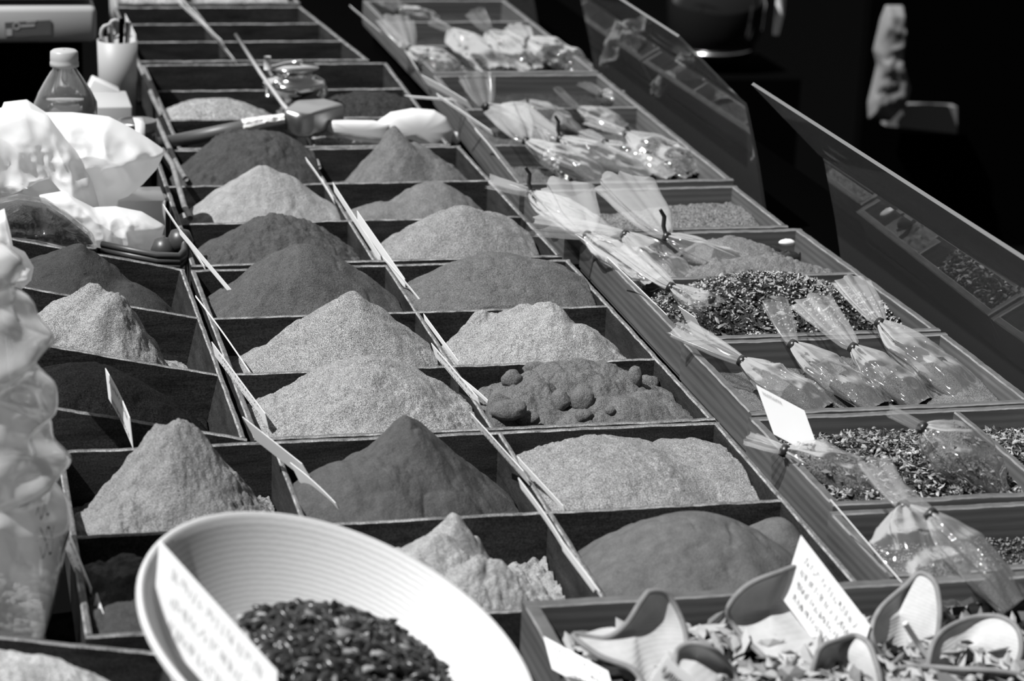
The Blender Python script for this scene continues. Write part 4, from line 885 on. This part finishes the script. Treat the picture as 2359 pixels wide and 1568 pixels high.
# ---------------------------------------------------------------- acrylic guards
def guard(label, y0, y1, group):
    prof = [(.541, -.062), (.520, .03), (.502, .095), (.500, .100), (.494, .1045), (.410, .184)]
    th = .0035; r = thing('acrylic_guard', label, 'guard', (.54, (y0+y1)/2, -.066), group)
    outer = [Vector((x, 0, z)) for x, z in prof]; offs = []
    for i in range(len(outer)):
        t = (outer[min(i+1, len(outer)-1)]-outer[max(i-1, 0)]).normalized(); offs.append(outer[i]+Vector((t.z, 0, -t.x))*th)
    b = MB()
    for L_ in (outer, offs): b.grid([[Vector((p.x, y, p.z)) for p in L_] for y in (y0, y1)])
    b.build('panel', M_ACRYL, r, smooth=False)
    b = MB(); k = len(outer)
    for y in (y0, y1): b.grid([[Vector((p.x, y, p.z)) for p in L_] for L_ in (outer, offs)])
    for i in (0, k-1): b.grid([[Vector((L_[i].x, y, L_[i].z)) for y in (y0, y1)] for L_ in (outer, offs)])
    b.build('polished_edge', M_AEDGE, r, smooth=False)
guard('bent clear acrylic guard nearest, rising at the right edge', -.45, .56, 'bent acrylic guards on the outer side')
guard('bent clear acrylic guard farther back beside the far pine trays', .838, 1.64, 'bent acrylic guards on the outer side')
guard('bent clear acrylic guard farthest, cut by the top of the picture', 2.02, 2.9, 'bent acrylic guards on the outer side')
# ---------------------------------------------------------------- fabric pouches
def pouch(label, outline, y, depth, seed, mouth, cord=None):
    r = thing('fabric_pouch', label, 'pouch', PY(outline[0][0], max(p[1] for p in outline), y), 'ribbed fabric pouches on the shavings')
    pts = []; m = len(outline)
    for i in range(m):
        p0, p1, p2, p3 = outline[i-1], outline[i], outline[(i+1) % m], outline[(i+2) % m]
        for k in range(8):
            t = k/8; pts.append([.5*((2*p1[c])+(-p0[c]+p2[c])*t+(2*p0[c]-5*p1[c]+4*p2[c]-p3[c])*t*t+(-p0[c]+3*p1[c]-3*p2[c]+p3[c])*t**3) for c in (0, 1)])
    vmax = max(p[1] for p in pts); cu = sum(p[0] for p in pts)/len(pts); cv = sum(p[1] for p in pts)/len(pts)
    rim = []
    for i, p in enumerate(pts):
        a = 2*math.pi*i/len(pts); rim.append(PY(p[0], p[1], y+(vmax-p[1])*.00030*.75+depth*.22*math.sin(2*a+seed)))
    c = PY(cu, cv, y+(vmax-cv)*.00030*.75); n = 20; P = []
    for side in (0, 1):
        for i in (range(0, n+1) if side == 0 else range(n, -1, -1)):
            t = i/n; row = []
            for q in rim:
                p = c+(q-c)*t; w = .0035*float(fbm(p.x*45+seed, p.z*45, side*3, 2))*(1-t**4)
                row.append(Vector((p.x, p.y+depth*(.32 if side == 0 else .45)*(1-t*t)+w+(.0015 if side else 0), p.z+(.0 if side == 0 else -.001))))
            P.append(row)
    b = MB(); b.grid(P, True); b.build('cloth', M_FELT, r)
    b = MB(); b.tube(rim+[rim[0]], .0021, 7, cap=False); b.build('hem', M_HEM, r)
    if cord:
        b = MB(); b.tube([PY(u, v, y-.008) for u, v in cord], .0022, 8); b.build('cord', M_WHITE, r)
    return r
pouch('left fabric pouch with a curled point over the shavings', [(1320, 1462), (1390, 1470), (1440, 1440), (1480, 1380), (1500, 1362), (1540, 1372), (1575, 1440), (1580, 1500), (1560, 1570), (1500, 1590), (1455, 1540), (1380, 1510)], -.50, .035, 1,
      [(1325, 1465), (1380, 1478), (1440, 1455), (1475, 1400), (1490, 1365)])
pouch('small rounded fabric pouch at the bottom edge', [(1560, 1500), (1600, 1480), (1650, 1500), (1690, 1550), (1700, 1600), (1600, 1610), (1560, 1560)], -.53, .05, 2, [(1565, 1505), (1600, 1488), (1640, 1500)])
pouch('open fabric pouch left of the handwritten card', [(1678, 1400), (1720, 1350), (1790, 1320), (1850, 1310), (1880, 1400), (1890, 1480), (1870, 1540), (1800, 1540), (1735, 1490), (1690, 1440)], -.475, .05, 3,
      [(1680, 1405), (1700, 1370), (1760, 1335), (1830, 1312)])
pouch('narrow fabric pouch in front of the handwritten card', [(1885, 1500), (1930, 1475), (1975, 1465), (2010, 1500), (2020, 1600), (1880, 1600)], -.52, .04, 4, [(1888, 1600), (1890, 1520), (1925, 1482), (1960, 1468), (1975, 1480), (1960, 1560)])
pouch('large fabric pouch standing right of the handwritten card', [(2008, 1450), (2030, 1400), (2085, 1350), (2120, 1320), (2155, 1345), (2165, 1420), (2150, 1500), (2120, 1545), (2060, 1535), (2020, 1490)], -.47, .045, 5,
      [(2125, 1315), (2095, 1350), (2040, 1395), (2012, 1440), (2015, 1490), (2050, 1535)], [(2085, 1435), (2120, 1490), (2160, 1545), (2190, 1570)])
pouch('rightmost fabric pouch at the bottom right corner', [(2165, 1460), (2230, 1425), (2300, 1420), (2345, 1450), (2350, 1510), (2310, 1570), (2250, 1610), (2150, 1590), (2140, 1520)], -.50, .045, 6,
      [(2160, 1480), (2190, 1445), (2260, 1422), (2320, 1430), (2350, 1475), (2340, 1530), (2280, 1580)])
pouch('flat fabric pouch under the two right ones', [(2060, 1545), (2200, 1540), (2359, 1560), (2400, 1650), (2040, 1650)], -.53, .04, 7, [(2065, 1548), (2140, 1545), (2200, 1550)])
# ---------------------------------------------------------------- things in the dark background
BYY = 3.6
_c = PY(1650, 20, BYY)
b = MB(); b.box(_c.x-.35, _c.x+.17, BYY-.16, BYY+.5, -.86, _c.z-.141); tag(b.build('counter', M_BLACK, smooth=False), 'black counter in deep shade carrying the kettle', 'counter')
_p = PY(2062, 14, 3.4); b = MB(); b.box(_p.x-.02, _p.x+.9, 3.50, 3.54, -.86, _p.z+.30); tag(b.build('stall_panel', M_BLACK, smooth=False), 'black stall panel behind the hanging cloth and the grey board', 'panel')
hp = thing('kettle', 'shiny black rounded kettle in the dark behind the guards', 'kettle', PY(1640, 150, BYY))
c = PY(1650, 20, BYY); s = 1/1005.0; b = MB(); P = []
M_GLB = mat('black enamel', .01, .08, coat=1)
for k_, (r_, z_) in enumerate(((.100, -.105),)):
    b = MB(); b.tube([Vector((c.x+r_*math.cos(a*.2618+2.6), c.y+r_*math.sin(a*.2618+2.6), c.z+z_+.0015*a)) for a in range(12)], [.001+.0045*math.sin(math.pi*a/11) for a in range(12)], 8); b.build('highlight_crescent', mat('highlight chrome', .9, .22, metal=1), hp)  # tapered crescent added to imitate the highlights on the enamel, no real trim
vessel([(.001, -.14), (.05, -.135), (.09, -.11), (.115, -.05), (.12, .02), (.10, .09), (.001, .12)], c, M_GLB, 'body', hp, 48)
b = MB(); b.tube([PY(1802, -40, BYY), PY(1796, 30, BYY), PY(1787, 80, BYY)], [.011, .011, .007], 12); tag(b.build('metal_rod', mat('bright rod', .9, .5)), 'bright metal rod hanging in the dark at the top', 'rod')
o = puff([(2040, 12), (2078, 12), (2082, 60), (2078, 110), (2075, 150), (2095, 205), (2085, 245), (2050, 280), (2000, 275), (2000, 240), (2020, 150), (2012, 115), (2030, 40)], 3.4, .06, mat('pale cloth', .17, .8), 'hanging_cloth', seed=5, wr=.015, wf=12); tag(o, 'pale cloth hanging in the dark background', 'cloth')
b = MB(); yq([(2050, 240), (2205, 246), (2205, 308), (2040, 290)], 3.45, .03, b); tag(b.build('shelf_board', mat('shelf', .16, .8), smooth=False), 'dim grey board below the hanging cloth', 'board')
